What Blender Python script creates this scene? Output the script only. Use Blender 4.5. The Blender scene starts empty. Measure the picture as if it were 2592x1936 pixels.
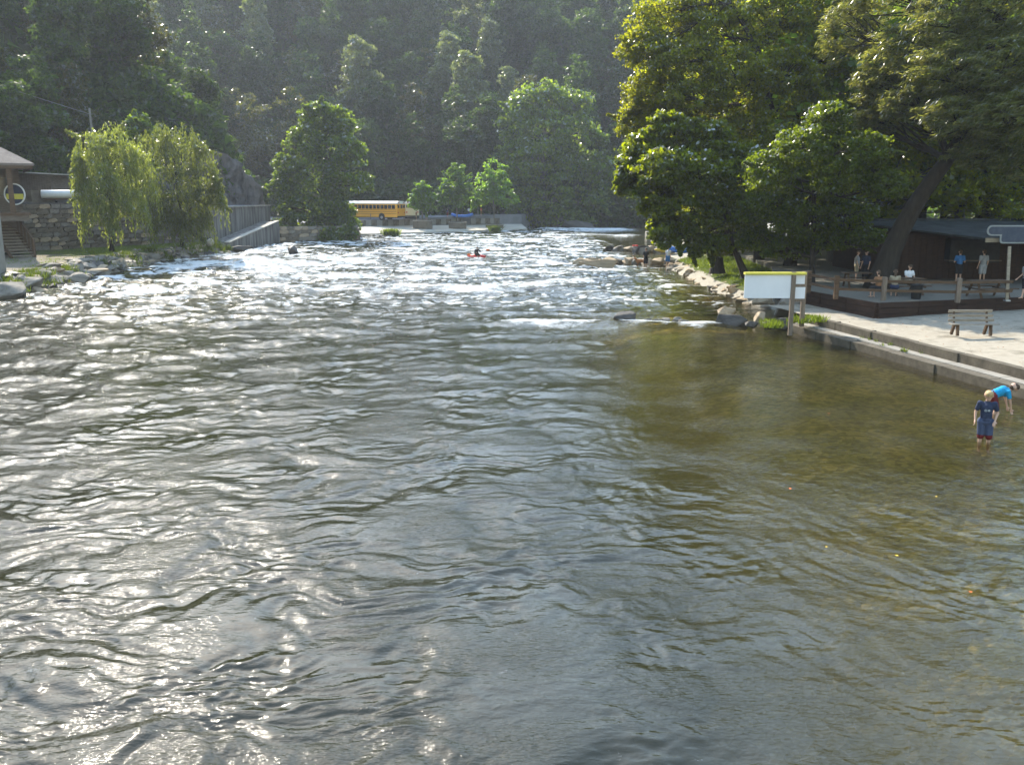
import bpy, bmesh, math, random
import numpy as np
from mathutils import Vector, Matrix

rng = np.random.default_rng(7)
random.seed(7)
scene = bpy.context.scene
COL = scene.collection
R = math.radians

# ------------------------------------------------------------------ camera, sky, sun, exposure
CAM_H = 5.8
TILT = R(11.8)
FPX = 2245.0                      # focal length in pixels of the 2592 px wide photograph
cam_d = bpy.data.cameras.new('camera')
cam_d.sensor_width = 36.0
cam_d.lens = 36.0 * FPX / 2592.0
cam_d.clip_end = 3000
cam_d.clip_start = 0.1
cam = bpy.data.objects.new('camera', cam_d)
cam.location = (0, 0, CAM_H)
cam.rotation_euler = (R(90) - TILT, 0, 0)
COL.objects.link(cam)
scene.camera = cam

SUN_AZ = R(-27)                   # from +Y towards -X
SUN_EL = R(38)
world = bpy.data.worlds.new('World')
scene.world = world
world.use_nodes = True
wn = world.node_tree.nodes
wl = world.node_tree.links
wn.clear()
sky = wn.new('ShaderNodeTexSky')
sky.sky_type = 'NISHITA'
sky.sun_disc = False
sky.sun_elevation = SUN_EL
sky.sun_rotation = SUN_AZ
sky.dust_density = 0.8
sky.air_density = 1.8
sky.ozone_density = 1.6
bg = wn.new('ShaderNodeBackground')
bg.inputs['Strength'].default_value = 0.15
wo = wn.new('ShaderNodeOutputWorld')
wl.new(sky.outputs[0], bg.inputs['Color'])
wl.new(bg.outputs[0], wo.inputs['Surface'])

sun_d = bpy.data.lights.new('sun', 'SUN')
sun_d.energy = 3.3
sun_d.angle = R(0.5)
sun_d.color = (1.0, 0.92, 0.78)
sun = bpy.data.objects.new('sun', sun_d)
sdir = Vector((math.sin(SUN_AZ) * math.cos(SUN_EL), math.cos(SUN_AZ) * math.cos(SUN_EL), math.sin(SUN_EL)))
sun.rotation_euler = sdir.to_track_quat('Z', 'Y').to_euler()
sun.location = (0, 0, 60)
COL.objects.link(sun)

scene.view_settings.view_transform = 'Standard'
scene.view_settings.look = 'None'
scene.view_settings.exposure = 1.64
scene.view_settings.gamma = 1.0
scene.view_settings.use_curve_mapping = False
scene.render.engine = 'CYCLES'
cy = scene.cycles
cy.max_bounces = 7
cy.diffuse_bounces = 2
cy.glossy_bounces = 3
cy.transmission_bounces = 4
cy.transparent_max_bounces = 8
cy.volume_bounces = 0
cy.use_denoising = True
cy.caustics_reflective = False
cy.caustics_refractive = False
cy.sample_clamp_indirect = 4.0
cy.sample_clamp_direct = 20.0

# ------------------------------------------------------------------ helpers
cT, sT = math.cos(TILT), math.sin(TILT)

def at(u, v, z=0.0):
    """the point at height z that the photograph shows at pixel (u, v)"""
    dx = (u - 1296) / FPX; dv = (v - 968) / FPX
    d = Vector((dx, cT - dv * sT, -sT - dv * cT))
    t = (z - CAM_H) / d.z
    return Vector((d.x * t, d.y * t, z))

def atY(u, v, Y):
    """the point at distance Y that the photograph shows at pixel (u, v)"""
    dx = (u - 1296) / FPX; dv = (v - 968) / FPX
    d = Vector((dx, cT - dv * sT, -sT - dv * cT))
    t = Y / d.y
    return Vector((d.x * t, Y, CAM_H + d.z * t))

def tag(o, label=None, cat=None, group=None, kind=None):
    if label: o['label'] = label
    if cat: o['category'] = cat
    if group: o['group'] = group
    if kind: o['kind'] = kind
    return o

def empty(name, loc=(0, 0, 0), rz=0.0):
    o = bpy.data.objects.new(name, None)
    o.location = loc
    o.rotation_euler = (0, 0, rz)
    o.empty_display_size = 0.2
    COL.objects.link(o)
    return o

def link(name, me, m=None, parent=None, loc=None):
    o = bpy.data.objects.new(name, me)
    if m is not None and len(me.materials) == 0:
        me.materials.append(m)
    COL.objects.link(o)
    if parent is not None: o.parent = parent
    if loc is not None: o.location = loc
    return o

def np_mesh(name, verts, faces, smooth=False):
    """faces: n x k int array (one k for the whole mesh)"""
    me = bpy.data.meshes.new(name)
    verts = np.asarray(verts, dtype=np.float32); faces = np.asarray(faces, dtype=np.int32)
    k = faces.shape[1]
    me.vertices.add(len(verts)); me.vertices.foreach_set('co', verts.ravel())
    me.loops.add(faces.size); me.loops.foreach_set('vertex_index', faces.ravel())
    me.polygons.add(len(faces))
    me.polygons.foreach_set('loop_start', np.arange(0, faces.size, k, dtype=np.int32))
    me.polygons.foreach_set('loop_total', np.full(len(faces), k, dtype=np.int32))
    if smooth: me.polygons.foreach_set('use_smooth', np.ones(len(faces), dtype=bool))
    me.update(calc_edges=True)
    return me

def attr(me, name, vals):
    a = me.attributes.new(name, 'FLOAT', 'POINT')
    a.data.foreach_set('value', np.asarray(vals, dtype=np.float32).ravel())

def smooth_step(e0, e1, x):
    t = np.clip((np.asarray(x, dtype=float) - e0) / (e1 - e0), 0, 1)
    return t * t * (3 - 2 * t)

def perlin(x, y, seed=0):
    xi = np.floor(x).astype(np.int64); yi = np.floor(y).astype(np.int64)
    xf = x - xi; yf = y - yi
    def g(ix, iy):
        h = (ix * 374761393 + iy * 668265263 + seed * 974634777) & 0xffffffff
        h = ((h ^ (h >> 13)) * 1274126177) & 0xffffffff
        h = h ^ (h >> 16)
        a = (h & 0xffff) / 65536.0 * 2 * math.pi
        return np.cos(a), np.sin(a)
    def dot(ix, iy, dx, dy):
        gx, gy = g(ix, iy)
        return gx * dx + gy * dy
    u = xf * xf * xf * (xf * (xf * 6 - 15) + 10); v = yf * yf * yf * (yf * (yf * 6 - 15) + 10)
    a = dot(xi, yi, xf, yf); b = dot(xi + 1, yi, xf - 1, yf)
    c = dot(xi, yi + 1, xf, yf - 1); d = dot(xi + 1, yi + 1, xf - 1, yf - 1)
    return ((a + (b - a) * u) * (1 - v) + (c + (d - c) * u) * v) * 1.41

class MB:
    """collects boxes, bars, tubes and hulls into ONE mesh"""
    def __init__(self): self.bm = bmesh.new()
    def box(self, c, s, rot=None, bevel=0.0):
        m = Matrix.Translation(Vector(c))
        if rot is not None: m = m @ (rot.to_4x4() if hasattr(rot, 'to_4x4') else Matrix.Rotation(rot, 4, 'Z'))
        m = m @ Matrix.Diagonal((s[0], s[1], s[2], 1))
        r = bmesh.ops.create_cube(self.bm, size=1.0, matrix=m)
        if bevel > 0:
            es = list({e for v in r['verts'] for e in v.link_edges})
            bmesh.ops.bevel(self.bm, geom=es, offset=bevel, segments=1, affect='EDGES')
        return self
    def bar(self, a, b, w, h=None, up=(0, 0, 1)):
        a = Vector(a); b = Vector(b); d = b - a
        if h is None: h = w
        q = d.to_track_quat('X', 'Z').to_matrix().to_4x4()
        m = Matrix.Translation((a + b) / 2) @ q @ Matrix.Diagonal((d.length, w, h, 1))
        bmesh.ops.create_cube(self.bm, size=1.0, matrix=m)
        return self
    def tube(self, pts, rad, n=8, caps=True):
        pts = [Vector(p) for p in pts]
        if not hasattr(rad, '__len__'): rad = [rad] * len(pts)
        rings = []
        for i, p in enumerate(pts):
            if i == 0: d = pts[1] - p
            elif i == len(pts) - 1: d = p - pts[i - 1]
            else: d = pts[i + 1] - pts[i - 1]
            q = d.normalized().to_track_quat('Z', 'Y').to_matrix()
            rings.append([self.bm.verts.new(p + q @ Vector((math.cos(2 * math.pi * k / n) * rad[i], math.sin(2 * math.pi * k / n) * rad[i], 0))) for k in range(n)])
        for i in range(len(rings) - 1):
            for k in range(n):
                self.bm.faces.new((rings[i][k], rings[i][(k + 1) % n], rings[i + 1][(k + 1) % n], rings[i + 1][k]))
        if caps:
            self.bm.faces.new(list(reversed(rings[0]))); self.bm.faces.new(rings[-1])
        return self
    def cyl(self, c, r, h, axis='Z', n=16):
        c = Vector(c); ax = {'X': Vector((1, 0, 0)), 'Y': Vector((0, 1, 0)), 'Z': Vector((0, 0, 1))}[axis]
        return self.tube([c - ax * h / 2, c + ax * h / 2], r, n)
    def sphere(self, c, s, sub=2, rot=None):
        if not hasattr(s, '__len__'): s = (s, s, s)
        m = Matrix.Translation(Vector(c))
        if rot is not None: m = m @ rot.to_4x4()
        m = m @ Matrix.Diagonal((s[0], s[1], s[2], 1))
        bmesh.ops.create_icosphere(self.bm, subdivisions=sub, radius=1.0, matrix=m)
        return self
    def prism(self, poly, z0, z1):
        """poly: list of (x, y) counter clockwise"""
        lo = [self.bm.verts.new((p[0], p[1], z0)) for p in poly]
        hi = [self.bm.verts.new((p[0], p[1], z1 if not callable(z1) else z1(p[0], p[1]))) for p in poly]
        n = len(poly)
        for i in range(n):
            self.bm.faces.new((lo[i], lo[(i + 1) % n], hi[(i + 1) % n], hi[i]))
        self.bm.faces.new(hi); self.bm.faces.new(list(reversed(lo)))
        return self
    def quad(self, a, b, c, d):
        self.bm.faces.new([self.bm.verts.new(Vector(p)) for p in (a, b, c, d)])
        return self
    def mesh(self, name, smooth=False):
        me = bpy.data.meshes.new(name)
        bmesh.ops.recalc_face_normals(self.bm, faces=self.bm.faces)
        self.bm.to_mesh(me); self.bm.free()
        if smooth:
            me.polygons.foreach_set('use_smooth', np.ones(len(me.polygons), dtype=bool))
        return me
    def build(self, name, m, parent=None, smooth=False, loc=None):
        return link(name, self.mesh(name, smooth), m, parent, loc)

# ------------------------------------------------------------------ materials
def new_mat(name):
    m = bpy.data.materials.new(name); m.use_nodes = True
    nt = m.node_tree; nt.nodes.clear()
    return m, nt.nodes, nt.links

def ramp(nodes, stops):
    r = nodes.new('ShaderNodeValToRGB')
    cr = r.color_ramp
    while len(cr.elements) < len(stops): cr.elements.new(0.5)
    for e, (p, c) in zip(cr.elements, stops):
        e.position = p; e.color = (c[0], c[1], c[2], 1)
    return r

def surf(name, c1, c2=None, scale=3.0, rough=0.8, bump=0.0, bscale=None, detail=6.0, c3=None, spec=0.3, metal=0.0, stretch=(1, 1, 1), dist=0.02, coord='Object'):
    m, n, l = new_mat(name)
    out = n.new('ShaderNodeOutputMaterial'); p = n.new('ShaderNodeBsdfPrincipled')
    l.new(p.outputs[0], out.inputs['Surface'])
    p.inputs['Roughness'].default_value = rough
    p.inputs['Specular IOR Level'].default_value = spec
    p.inputs['Metallic'].default_value = metal
    if c2 is None: c2 = tuple(x * 0.8 for x in c1)
    tc = n.new('ShaderNodeTexCoord'); mp = n.new('ShaderNodeMapping')
    mp.inputs['Scale'].default_value = stretch
    l.new(tc.outputs[coord], mp.inputs[0])
    nz = n.new('ShaderNodeTexNoise'); nz.inputs['Scale'].default_value = scale; nz.inputs['Detail'].default_value = detail
    nz.inputs['Roughness'].default_value = 0.65
    l.new(mp.outputs[0], nz.inputs['Vector'])
    stops = [(0.33, c1), (0.67, c2)] if c3 is None else [(0.3, c1), (0.5, c2), (0.7, c3)]
    rp = ramp(n, stops)
    l.new(nz.outputs['Fac'], rp.inputs[0]); l.new(rp.outputs[0], p.inputs['Base Color'])
    if bump > 0:
        nb = n.new('ShaderNodeTexNoise'); nb.inputs['Scale'].default_value = bscale or scale * 4; nb.inputs['Detail'].default_value = 5
        l.new(mp.outputs[0], nb.inputs['Vector'])
        b = n.new('ShaderNodeBump'); b.inputs['Strength'].default_value = bump; b.inputs['Distance'].default_value = dist
        l.new(nb.outputs['Fac'], b.inputs['Height']); l.new(b.outputs[0], p.inputs['Normal'])
    return m

def leaf_mat(name, cols, trans=0.55, tcol=None, gloss=0.25):
    """cols: colours picked per leaf; tcol: multiplier of the light that shines through"""
    m, n, l = new_mat(name)
    out = n.new('ShaderNodeOutputMaterial')
    geo = n.new('ShaderNodeNewGeometry')
    k = len(cols)
    rp = ramp(n, [(i / max(k - 1, 1), c) for i, c in enumerate(cols)])
    l.new(geo.outputs['Random Per Island'], rp.inputs[0])
    oi = n.new('ShaderNodeObjectInfo')
    hsv = n.new('ShaderNodeHueSaturation')
    mr = n.new('ShaderNodeMapRange'); mr.inputs['To Min'].default_value = 0.75; mr.inputs['To Max'].default_value = 1.3
    l.new(oi.outputs['Random'], mr.inputs['Value']); l.new(mr.outputs[0], hsv.inputs['Value'])
    l.new(rp.outputs[0], hsv.inputs['Color'])
    d = n.new('ShaderNodeBsdfDiffuse'); l.new(hsv.outputs[0], d.inputs['Color'])
    t = n.new('ShaderNodeBsdfTranslucent')
    mul = n.new('ShaderNodeMix'); mul.data_type = 'RGBA'; mul.blend_type = 'MULTIPLY'; mul.inputs[0].default_value = 1.0
    tc = tcol or (1.6, 1.7, 0.6)
    l.new(hsv.outputs[0], mul.inputs[6]); mul.inputs[7].default_value = (*tc, 1)
    l.new(mul.outputs[2], t.inputs['Color'])
    mx = n.new('ShaderNodeMixShader'); mx.inputs[0].default_value = trans
    l.new(d.outputs[0], mx.inputs[1]); l.new(t.outputs[0], mx.inputs[2])
    g = n.new('ShaderNodeBsdfGlossy'); g.inputs['Roughness'].default_value = 0.35; g.inputs['Color'].default_value = (gloss, gloss, gloss, 1)
    fr = n.new('ShaderNodeFresnel'); fr.inputs[0].default_value = 1.4
    fm = n.new('ShaderNodeMath'); fm.operation = 'MULTIPLY'; fm.inputs[1].default_value = 0.35; l.new(fr.outputs[0], fm.inputs[0])
    mx2 = n.new('ShaderNodeMixShader'); l.new(fm.outputs[0], mx2.inputs[0])
    l.new(mx.outputs[0], mx2.inputs[1]); l.new(g.outputs[0], mx2.inputs[2])
    l.new(mx2.outputs[0], out.inputs['Surface'])
    return m

M = {}
M['bark_dark'] = surf('bark_dark', (0.018, 0.014, 0.010), (0.045, 0.036, 0.027), 3, 0.95, 0.8, 9, stretch=(2, 2, 0.5), dist=0.05)
M['bark_grey'] = surf('bark_grey', (0.10, 0.09, 0.07), (0.19, 0.17, 0.14), 3, 0.95, 0.6, 9, stretch=(2, 2, 0.5), dist=0.04)
M['rock'] = surf('rock', (0.07, 0.065, 0.055), (0.22, 0.195, 0.16), 1.6, 0.9, 0.9, 7, dist=0.06, c3=(0.17, 0.155, 0.14))
M['rock_warm'] = surf('rock_warm', (0.16, 0.12, 0.08), (0.40, 0.31, 0.21), 1.3, 0.9, 0.8, 6, dist=0.06, c3=(0.27, 0.22, 0.16))
M['rock_dark'] = surf('rock_dark', (0.03, 0.028, 0.025), (0.09, 0.08, 0.07), 1.6, 0.6, 0.8, 6, dist=0.05)
M['wall_stone'] = surf('wall_stone', (0.05, 0.042, 0.03), (0.17, 0.14, 0.10), 1.1, 0.95, 0.9, 8, dist=0.05, coord='Generated', c3=(0.10, 0.08, 0.06))
M['wood_grey'] = surf('wood_grey', (0.085, 0.068, 0.05), (0.165, 0.13, 0.10), 2.2, 0.85, 0.4, 12, stretch=(1, 1, 6), dist=0.01)
M['wood_brown'] = surf('wood_brown', (0.06, 0.036, 0.02), (0.12, 0.074, 0.043), 2.2, 0.85, 0.4, 12, stretch=(1, 1, 6), dist=0.01)
M['wood_dark'] = surf('wood_dark', (0.022, 0.012, 0.008), (0.05, 0.026, 0.016), 2.2, 0.85, 0.4, 12, stretch=(1, 1, 5), dist=0.01)
M['wood_pale'] = surf('wood_pale', (0.20, 0.165, 0.12), (0.32, 0.27, 0.20), 2.0, 0.85, 0.4, 12, stretch=(1, 5, 5), dist=0.01)
M['wood_sun'] = surf('wood_sun', (0.20, 0.175, 0.14), (0.34, 0.30, 0.25), 2.0, 0.8, 0.4, 12, stretch=(1, 5, 5), dist=0.01)
M['concrete'] = surf('concrete', (0.20, 0.185, 0.16), (0.30, 0.28, 0.24), 0.7, 0.9, 0.4, 14, dist=0.02)
M['concrete_apron'] = surf('concrete_apron', (0.36, 0.33, 0.27), (0.47, 0.43, 0.36), 0.5, 0.9, 0.3, 14, dist=0.02)
M['asphalt'] = surf('asphalt', (0.16, 0.16, 0.165), (0.22, 0.22, 0.225), 0.8, 0.9, 0.5, 30, dist=0.01)
M['terrace'] = surf('shaded_gravel', (0.085, 0.075, 0.06), (0.17, 0.155, 0.125), 8, 0.95, 0.9, 40, dist=0.02, c3=(0.12, 0.11, 0.09), detail=10)  # darker gravel: the shade under the trees is put into its colour
M['white'] = surf('white_paint', (0.72, 0.72, 0.72), (0.8, 0.8, 0.8), 2, 0.5)
M['white_panel'] = surf('white_panel', (0.66, 0.67, 0.70), (0.74, 0.75, 0.78), 0.8, 0.45)
M['yellow_trim'] = surf('yellow_trim', (0.55, 0.5, 0.06), (0.62, 0.56, 0.1), 3, 0.6)
M['post_wood'] = surf('post_wood', (0.13, 0.10, 0.075), (0.22, 0.17, 0.13), 3, 0.85, 0.3, 14, stretch=(4, 4, 0.7), dist=0.01)
M['black'] = surf('black_rubber', (0.012, 0.012, 0.013), (0.025, 0.025, 0.025), 4, 0.6)
M['glass_dark'] = surf('glass_dark', (0.012, 0.015, 0.017), (0.02, 0.024, 0.028), 1, 0.12, spec=0.6)
M['bus_yellow'] = surf('bus_yellow', (0.72, 0.33, 0.02), (0.78, 0.38, 0.03), 0.8, 0.35, spec=0.5)
M['bus_white'] = surf('bus_white', (0.75, 0.74, 0.70), (0.8, 0.79, 0.75), 0.8, 0.35, spec=0.5)
M['cream'] = surf('cream_paint', (0.62, 0.57, 0.36), (0.68, 0.63, 0.42), 0.8, 0.4, spec=0.5)
M['red_light'] = surf('red_lamp', (0.5, 0.03, 0.02), (0.55, 0.04, 0.03), 3, 0.3)
M['steel'] = surf('steel', (0.35, 0.35, 0.36), (0.45, 0.45, 0.46), 3, 0.4, metal=0.7)
M['shingle'] = surf('shingle', (0.12, 0.095, 0.08), (0.20, 0.165, 0.145), 2, 0.9, 0.6, 16, dist=0.02)
M['roof_dark'] = surf('roof_dark', (0.025, 0.028, 0.028), (0.06, 0.065, 0.065), 1.2, 0.95, 0.5, 9, dist=0.02, spec=0.08)
M['raft_blue'] = surf('raft_blue', (0.02, 0.13, 0.50), (0.03, 0.18, 0.60), 1, 0.35, spec=0.5)
M['raft_dark'] = surf('raft_dark', (0.03, 0.05, 0.10), (0.05, 0.07, 0.14), 1, 0.5)
M['orange'] = surf('orange_plastic', (0.75, 0.16, 0.04), (0.8, 0.22, 0.05), 1, 0.4)
M['red'] = surf('red_plastic', (0.6, 0.04, 0.03), (0.65, 0.06, 0.04), 1, 0.4)
M['yellow'] = surf('yellow_plastic', (0.8, 0.52, 0.04), (0.85, 0.58, 0.07), 1, 0.4)
M['sign_blue'] = surf('sign_blue', (0.035, 0.05, 0.085), (0.07, 0.085, 0.12), 3, 0.5)
M['sign_rim'] = surf('sign_rim', (0.25, 0.27, 0.28), (0.32, 0.34, 0.35), 3, 0.5)
M['skin'] = surf('skin', (0.50, 0.30, 0.21), (0.56, 0.35, 0.25), 6, 0.55, spec=0.35)
M['skin_tan'] = surf('skin_tan', (0.38, 0.21, 0.14), (0.44, 0.26, 0.18), 6, 0.55, spec=0.35)
M['hair_blond'] = surf('hair_blond', (0.38, 0.25, 0.11), (0.52, 0.37, 0.18), 22, 0.6, 0.5, 60)
M['hair_brown'] = surf('hair_brown', (0.05, 0.03, 0.018), (0.10, 0.06, 0.035), 22, 0.6, 0.5, 60)
def cloth(name, c): return surf(name, c, tuple(x * 0.75 for x in c), 9, 0.9, 0.5, 18, dist=0.02)
M['navy'] = cloth('navy_cloth', (0.035, 0.045, 0.085))
M['slate'] = cloth('slate_cloth', (0.07, 0.09, 0.16))
M['cyan'] = cloth('bright_blue_cloth', (0.02, 0.34, 0.62))
M['maroon'] = cloth('maroon_cloth', (0.16, 0.02, 0.02))
M['white_cloth'] = cloth('white_cloth', (0.7, 0.7, 0.72))
M['grey_cloth'] = cloth('grey_cloth', (0.32, 0.32, 0.33))
M['black_cloth'] = cloth('black_cloth', (0.02, 0.02, 0.024))
M['blue_cloth'] = cloth('blue_cloth', (0.05, 0.17, 0.4))
M['khaki'] = cloth('khaki_cloth', (0.34, 0.28, 0.19))
M['brown_cloth'] = cloth('brown_cloth', (0.3, 0.15, 0.07))
M['print'] = surf('shirt_print', (0.45, 0.48, 0.5), (0.06, 0.07, 0.09), 28, 0.8)
M['dog_fur'] = surf('dog_fur', (0.30, 0.12, 0.045), (0.46, 0.22, 0.10), 12, 0.9, 0.8, 40, dist=0.03)

# leaves
M['leaf_syc'] = leaf_mat('leaf_sycamore', [(0.065, 0.085, 0.010), (0.095, 0.12, 0.015), (0.12, 0.145, 0.02), (0.07, 0.09, 0.014)], 0.64, (4.2, 4.0, 0.6), 0.6)
M['leaf_yel'] = leaf_mat('leaf_yellowing', [(0.09, 0.11, 0.012), (0.13, 0.15, 0.02), (0.17, 0.17, 0.028), (0.08, 0.10, 0.015)], 0.66, (3.6, 3.4, 0.8), 0.3)
M['leaf_hem'] = leaf_mat('leaf_feathery', [(0.055, 0.07, 0.025), (0.085, 0.095, 0.045), (0.12, 0.12, 0.07), (0.045, 0.06, 0.02)], 0.55, (3.0, 2.8, 0.9), 0.3)
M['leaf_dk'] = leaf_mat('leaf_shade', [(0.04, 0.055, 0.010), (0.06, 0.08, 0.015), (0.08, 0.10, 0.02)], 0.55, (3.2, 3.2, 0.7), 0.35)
M['leaf_wil'] = leaf_mat('leaf_willow', [(0.075, 0.095, 0.03), (0.11, 0.13, 0.045), (0.14, 0.155, 0.06), (0.085, 0.105, 0.035)], 0.6, (2.6, 2.6, 0.9), 0.4)
M['leaf_mid'] = leaf_mat('leaf_bank', [(0.05, 0.08, 0.018), (0.08, 0.115, 0.025), (0.11, 0.145, 0.03)], 0.6, (3.2, 3.2, 0.8), 0.4)
M['leaf_lin'] = leaf_mat('leaf_young', [(0.055, 0.10, 0.02), (0.08, 0.135, 0.028), (0.10, 0.16, 0.035)], 0.6, (3.2, 3.2, 0.8), 0.4)
M['leaf_far'] = leaf_mat('leaf_hill', [(0.022, 0.04, 0.012), (0.036, 0.06, 0.018), (0.055, 0.082, 0.024)], 0.5, (2.6, 2.7, 0.8), 0.15)
M['leaf_far2'] = leaf_mat('leaf_hill_warm', [(0.035, 0.045, 0.012), (0.055, 0.066, 0.018), (0.08, 0.08, 0.024)], 0.5, (2.6, 2.4, 0.8), 0.3)
M['leaf_far3'] = leaf_mat('leaf_hill_pale', [(0.085, 0.11, 0.05), (0.12, 0.145, 0.075), (0.15, 0.17, 0.1)], 0.5, (2.2, 2.2, 1.0), 0.3)
M['grass'] = leaf_mat('grass_blade', [(0.07, 0.10, 0.015), (0.11, 0.15, 0.025), (0.15, 0.19, 0.035)], 0.5, (1.7, 1.7, 0.5), 0.3)

# ------------------------------------------------------------------ hills
def foot_left(y):
    return np.interp(y, [-200, 0, 60, 90, 108, 118, 124, 130, 138, 150, 170], [-110, -66, -56, -50, -43, -37.5, -36, -38, -52, -80, -140])

def hill_left(x, y):
    d = foot_left(y) - x
    near = np.exp(-((y - 117) / 13.0) ** 2)
    cliff = np.minimum(np.clip(d, 0, 99) * 2.0, 6.5) * near
    z = 4.6 + cliff + np.clip(d, 0, 170) * 0.68
    return np.where((d > 0) & (y < 150), z, -3.0)

def hill_centre(x, y):
    y0 = np.interp(x, [-200, -60, -40, -20, 20, 60, 120, 300], [140, 162, 170, 174, 180, 186, 200, 230])
    d = y - y0
    z = 2.5 + np.clip(d, 0, 190) * 0.62
    return np.where(d > 0, z, -3.0)

def hill_right(x, y):
    x0 = np.interp(y, [-200, 40, 80, 130, 200, 300], [90, 72, 62, 66, 90, 160])
    d = x - x0
    z = 1.5 + np.clip(d, 0, 200) * 0.62
    return np.where(d > 0, z, -3.0)

def hill(x, y):
    x = np.asarray(x, dtype=float); y = np.asarray(y, dtype=float)
    z = np.maximum(np.maximum(hill_left(x, y), hill_centre(x, y)), hill_right(x, y))
    n = perlin(x / 28, y / 28, 3) * 5 + perlin(x / 11, y / 11, 4) * 2.2 + perlin(x / 4, y / 4, 5) * 0.8
    return np.where(z > -2.5, np.maximum(z + n * np.clip((z - 3) / 10, 0, 1), 1.5), z)

gx = np.arange(-330, 331, 3.0); gy = np.arange(-150, 400, 3.0)
X, Y = np.meshgrid(gx, gy)
Z = hill(X, Y)
nx, ny = len(gx), len(gy)
idx = np.arange(nx * ny).reshape(ny, nx)
quads = np.stack([idx[:-1, :-1].ravel(), idx[:-1, 1:].ravel(), idx[1:, 1:].ravel(), idx[1:, :-1].ravel()], 1)

def hill_material():
    m, n, l = new_mat('hillside')
    out = n.new('ShaderNodeOutputMaterial'); p = n.new('ShaderNodeBsdfPrincipled'); l.new(p.outputs[0], out.inputs['Surface'])
    p.inputs['Roughness'].default_value = 0.95; p.inputs['Specular IOR Level'].default_value = 0.15
    geo = n.new('ShaderNodeNewGeometry'); sx = n.new('ShaderNodeSeparateXYZ'); l.new(geo.outputs['True Normal'], sx.inputs[0])
    tc = n.new('ShaderNodeTexCoord')
    n1 = n.new('ShaderNodeTexNoise'); n1.inputs['Scale'].default_value = 0.25; n1.inputs['Detail'].default_value = 8; l.new(tc.outputs['Object'], n1.inputs['Vector'])
    mpz = n.new('ShaderNodeMapping'); mpz.inputs['Scale'].default_value = (1, 1, 0.25); l.new(tc.outputs['Object'], mpz.inputs[0])
    n2 = n.new('ShaderNodeTexNoise'); n2.inputs['Scale'].default_value = 0.9; n2.inputs['Detail'].default_value = 9; l.new(mpz.outputs[0], n2.inputs['Vector'])
    soil = ramp(n, [(0.3, (0.03, 0.035, 0.015)), (0.7, (0.07, 0.075, 0.03))]); l.new(n1.outputs['Fac'], soil.inputs[0])
    rock = ramp(n, [(0.3, (0.03, 0.03, 0.025)), (0.52, (0.06, 0.058, 0.045)), (0.72, (0.12, 0.11, 0.10))]); l.new(n2.outputs['Fac'], rock.inputs[0])
    mr = n.new('ShaderNodeMapRange'); mr.inputs['From Min'].default_value = 0.62; mr.inputs['From Max'].default_value = 0.5
    l.new(sx.outputs['Z'], mr.inputs['Value'])
    mx = n.new('ShaderNodeMix'); mx.data_type = 'RGBA'; l.new(mr.outputs[0], mx.inputs[0]); l.new(soil.outputs[0], mx.inputs[6]); l.new(rock.outputs[0], mx.inputs[7])
    l.new(mx.outputs[2], p.inputs['Base Color'])
    b = n.new('ShaderNodeBump'); b.inputs['Strength'].default_value = 1.0; b.inputs['Distance'].default_value = 0.8
    l.new(n2.outputs['Fac'], b.inputs['Height']); l.new(b.outputs[0], p.inputs['Normal'])
    return m
M['hillside'] = hill_material()
hs = link('hills', np_mesh('hills', np.stack([X.ravel(), Y.ravel(), Z.ravel()], 1), quads, True), M['hillside'])
tag(hs, kind='structure')
# the valley floor below everything, out to the horizon
g = MB().prism([(-900, -600), (900, -600), (900, 1200), (-900, 1200)], -5.0, -3.4).build('ground', M['hillside'])
tag(g, kind='structure')

# a finer, rougher rock cliff on the spur that comes down to the road
def cliff_mesh():
    ys = np.linspace(98, 131, 90); ts = np.linspace(0, 1, 70)
    YY, TT = np.meshgrid(ys, ts)
    bx = foot_left(YY) + 0.6
    top = 7.0 * np.exp(-((YY - 117) / 9.0) ** 2) + 1.0
    zz = 3.6 + TT * top
    xx = bx - TT * top * 0.30
    nn = perlin(YY / 5.5 + TT * 2, zz / 9, 11) * 2.2 + np.abs(perlin(YY / 1.9, zz / 3.8, 12)) * 1.7 + np.abs(perlin(YY / 0.8, zz / 1.3, 13)) * 0.9
    zz = zz + perlin(YY / 2.5, TT * 3, 14) * 1.1 * TT
    xx = xx + nn
    k = np.arange(YY.size).reshape(YY.shape)
    q = np.stack([k[:-1, :-1].ravel(), k[:-1, 1:].ravel(), k[1:, 1:].ravel(), k[1:, :-1].ravel()], 1)
    return np_mesh('cliff', np.stack([xx.ravel(), YY.ravel(), zz.ravel()], 1), q, False)
M['cliff'] = surf('cliff_rock', (0.015, 0.014, 0.014), (0.12, 0.108, 0.105), 0.6, 0.9, 1.0, 2.5, dist=0.3, c3=(0.055, 0.052, 0.05), stretch=(1, 1, 0.35))
cl = link('cliff', cliff_mesh(), M['cliff'])
tag(cl, kind='structure')

# ------------------------------------------------------------------ banks
LW = [(-20, -31), (30, -31), (45, -30.0), (51, -29.5), (58, -30.2), (67.5, -30.8), (80, -32), (88, -31.6), (93, -30.4), (97, -30.6), (101, -32.6), (110, -32.2), (116, -31.0), (119, -25), (121, -21.2)]
RW = [(42.5, 13.4), (45, 14.3), (48, 13.6), (50, 13.1), (54, 12.8), (65, 13.0), (76, 13.2), (79, 14.2), (84, 14.8), (90, 15.0), (94, 17.0), (100, 18.5), (112, 19.2), (126, 19.8), (140, 23), (158, 32), (175, 60), (178, 95)]

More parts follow.
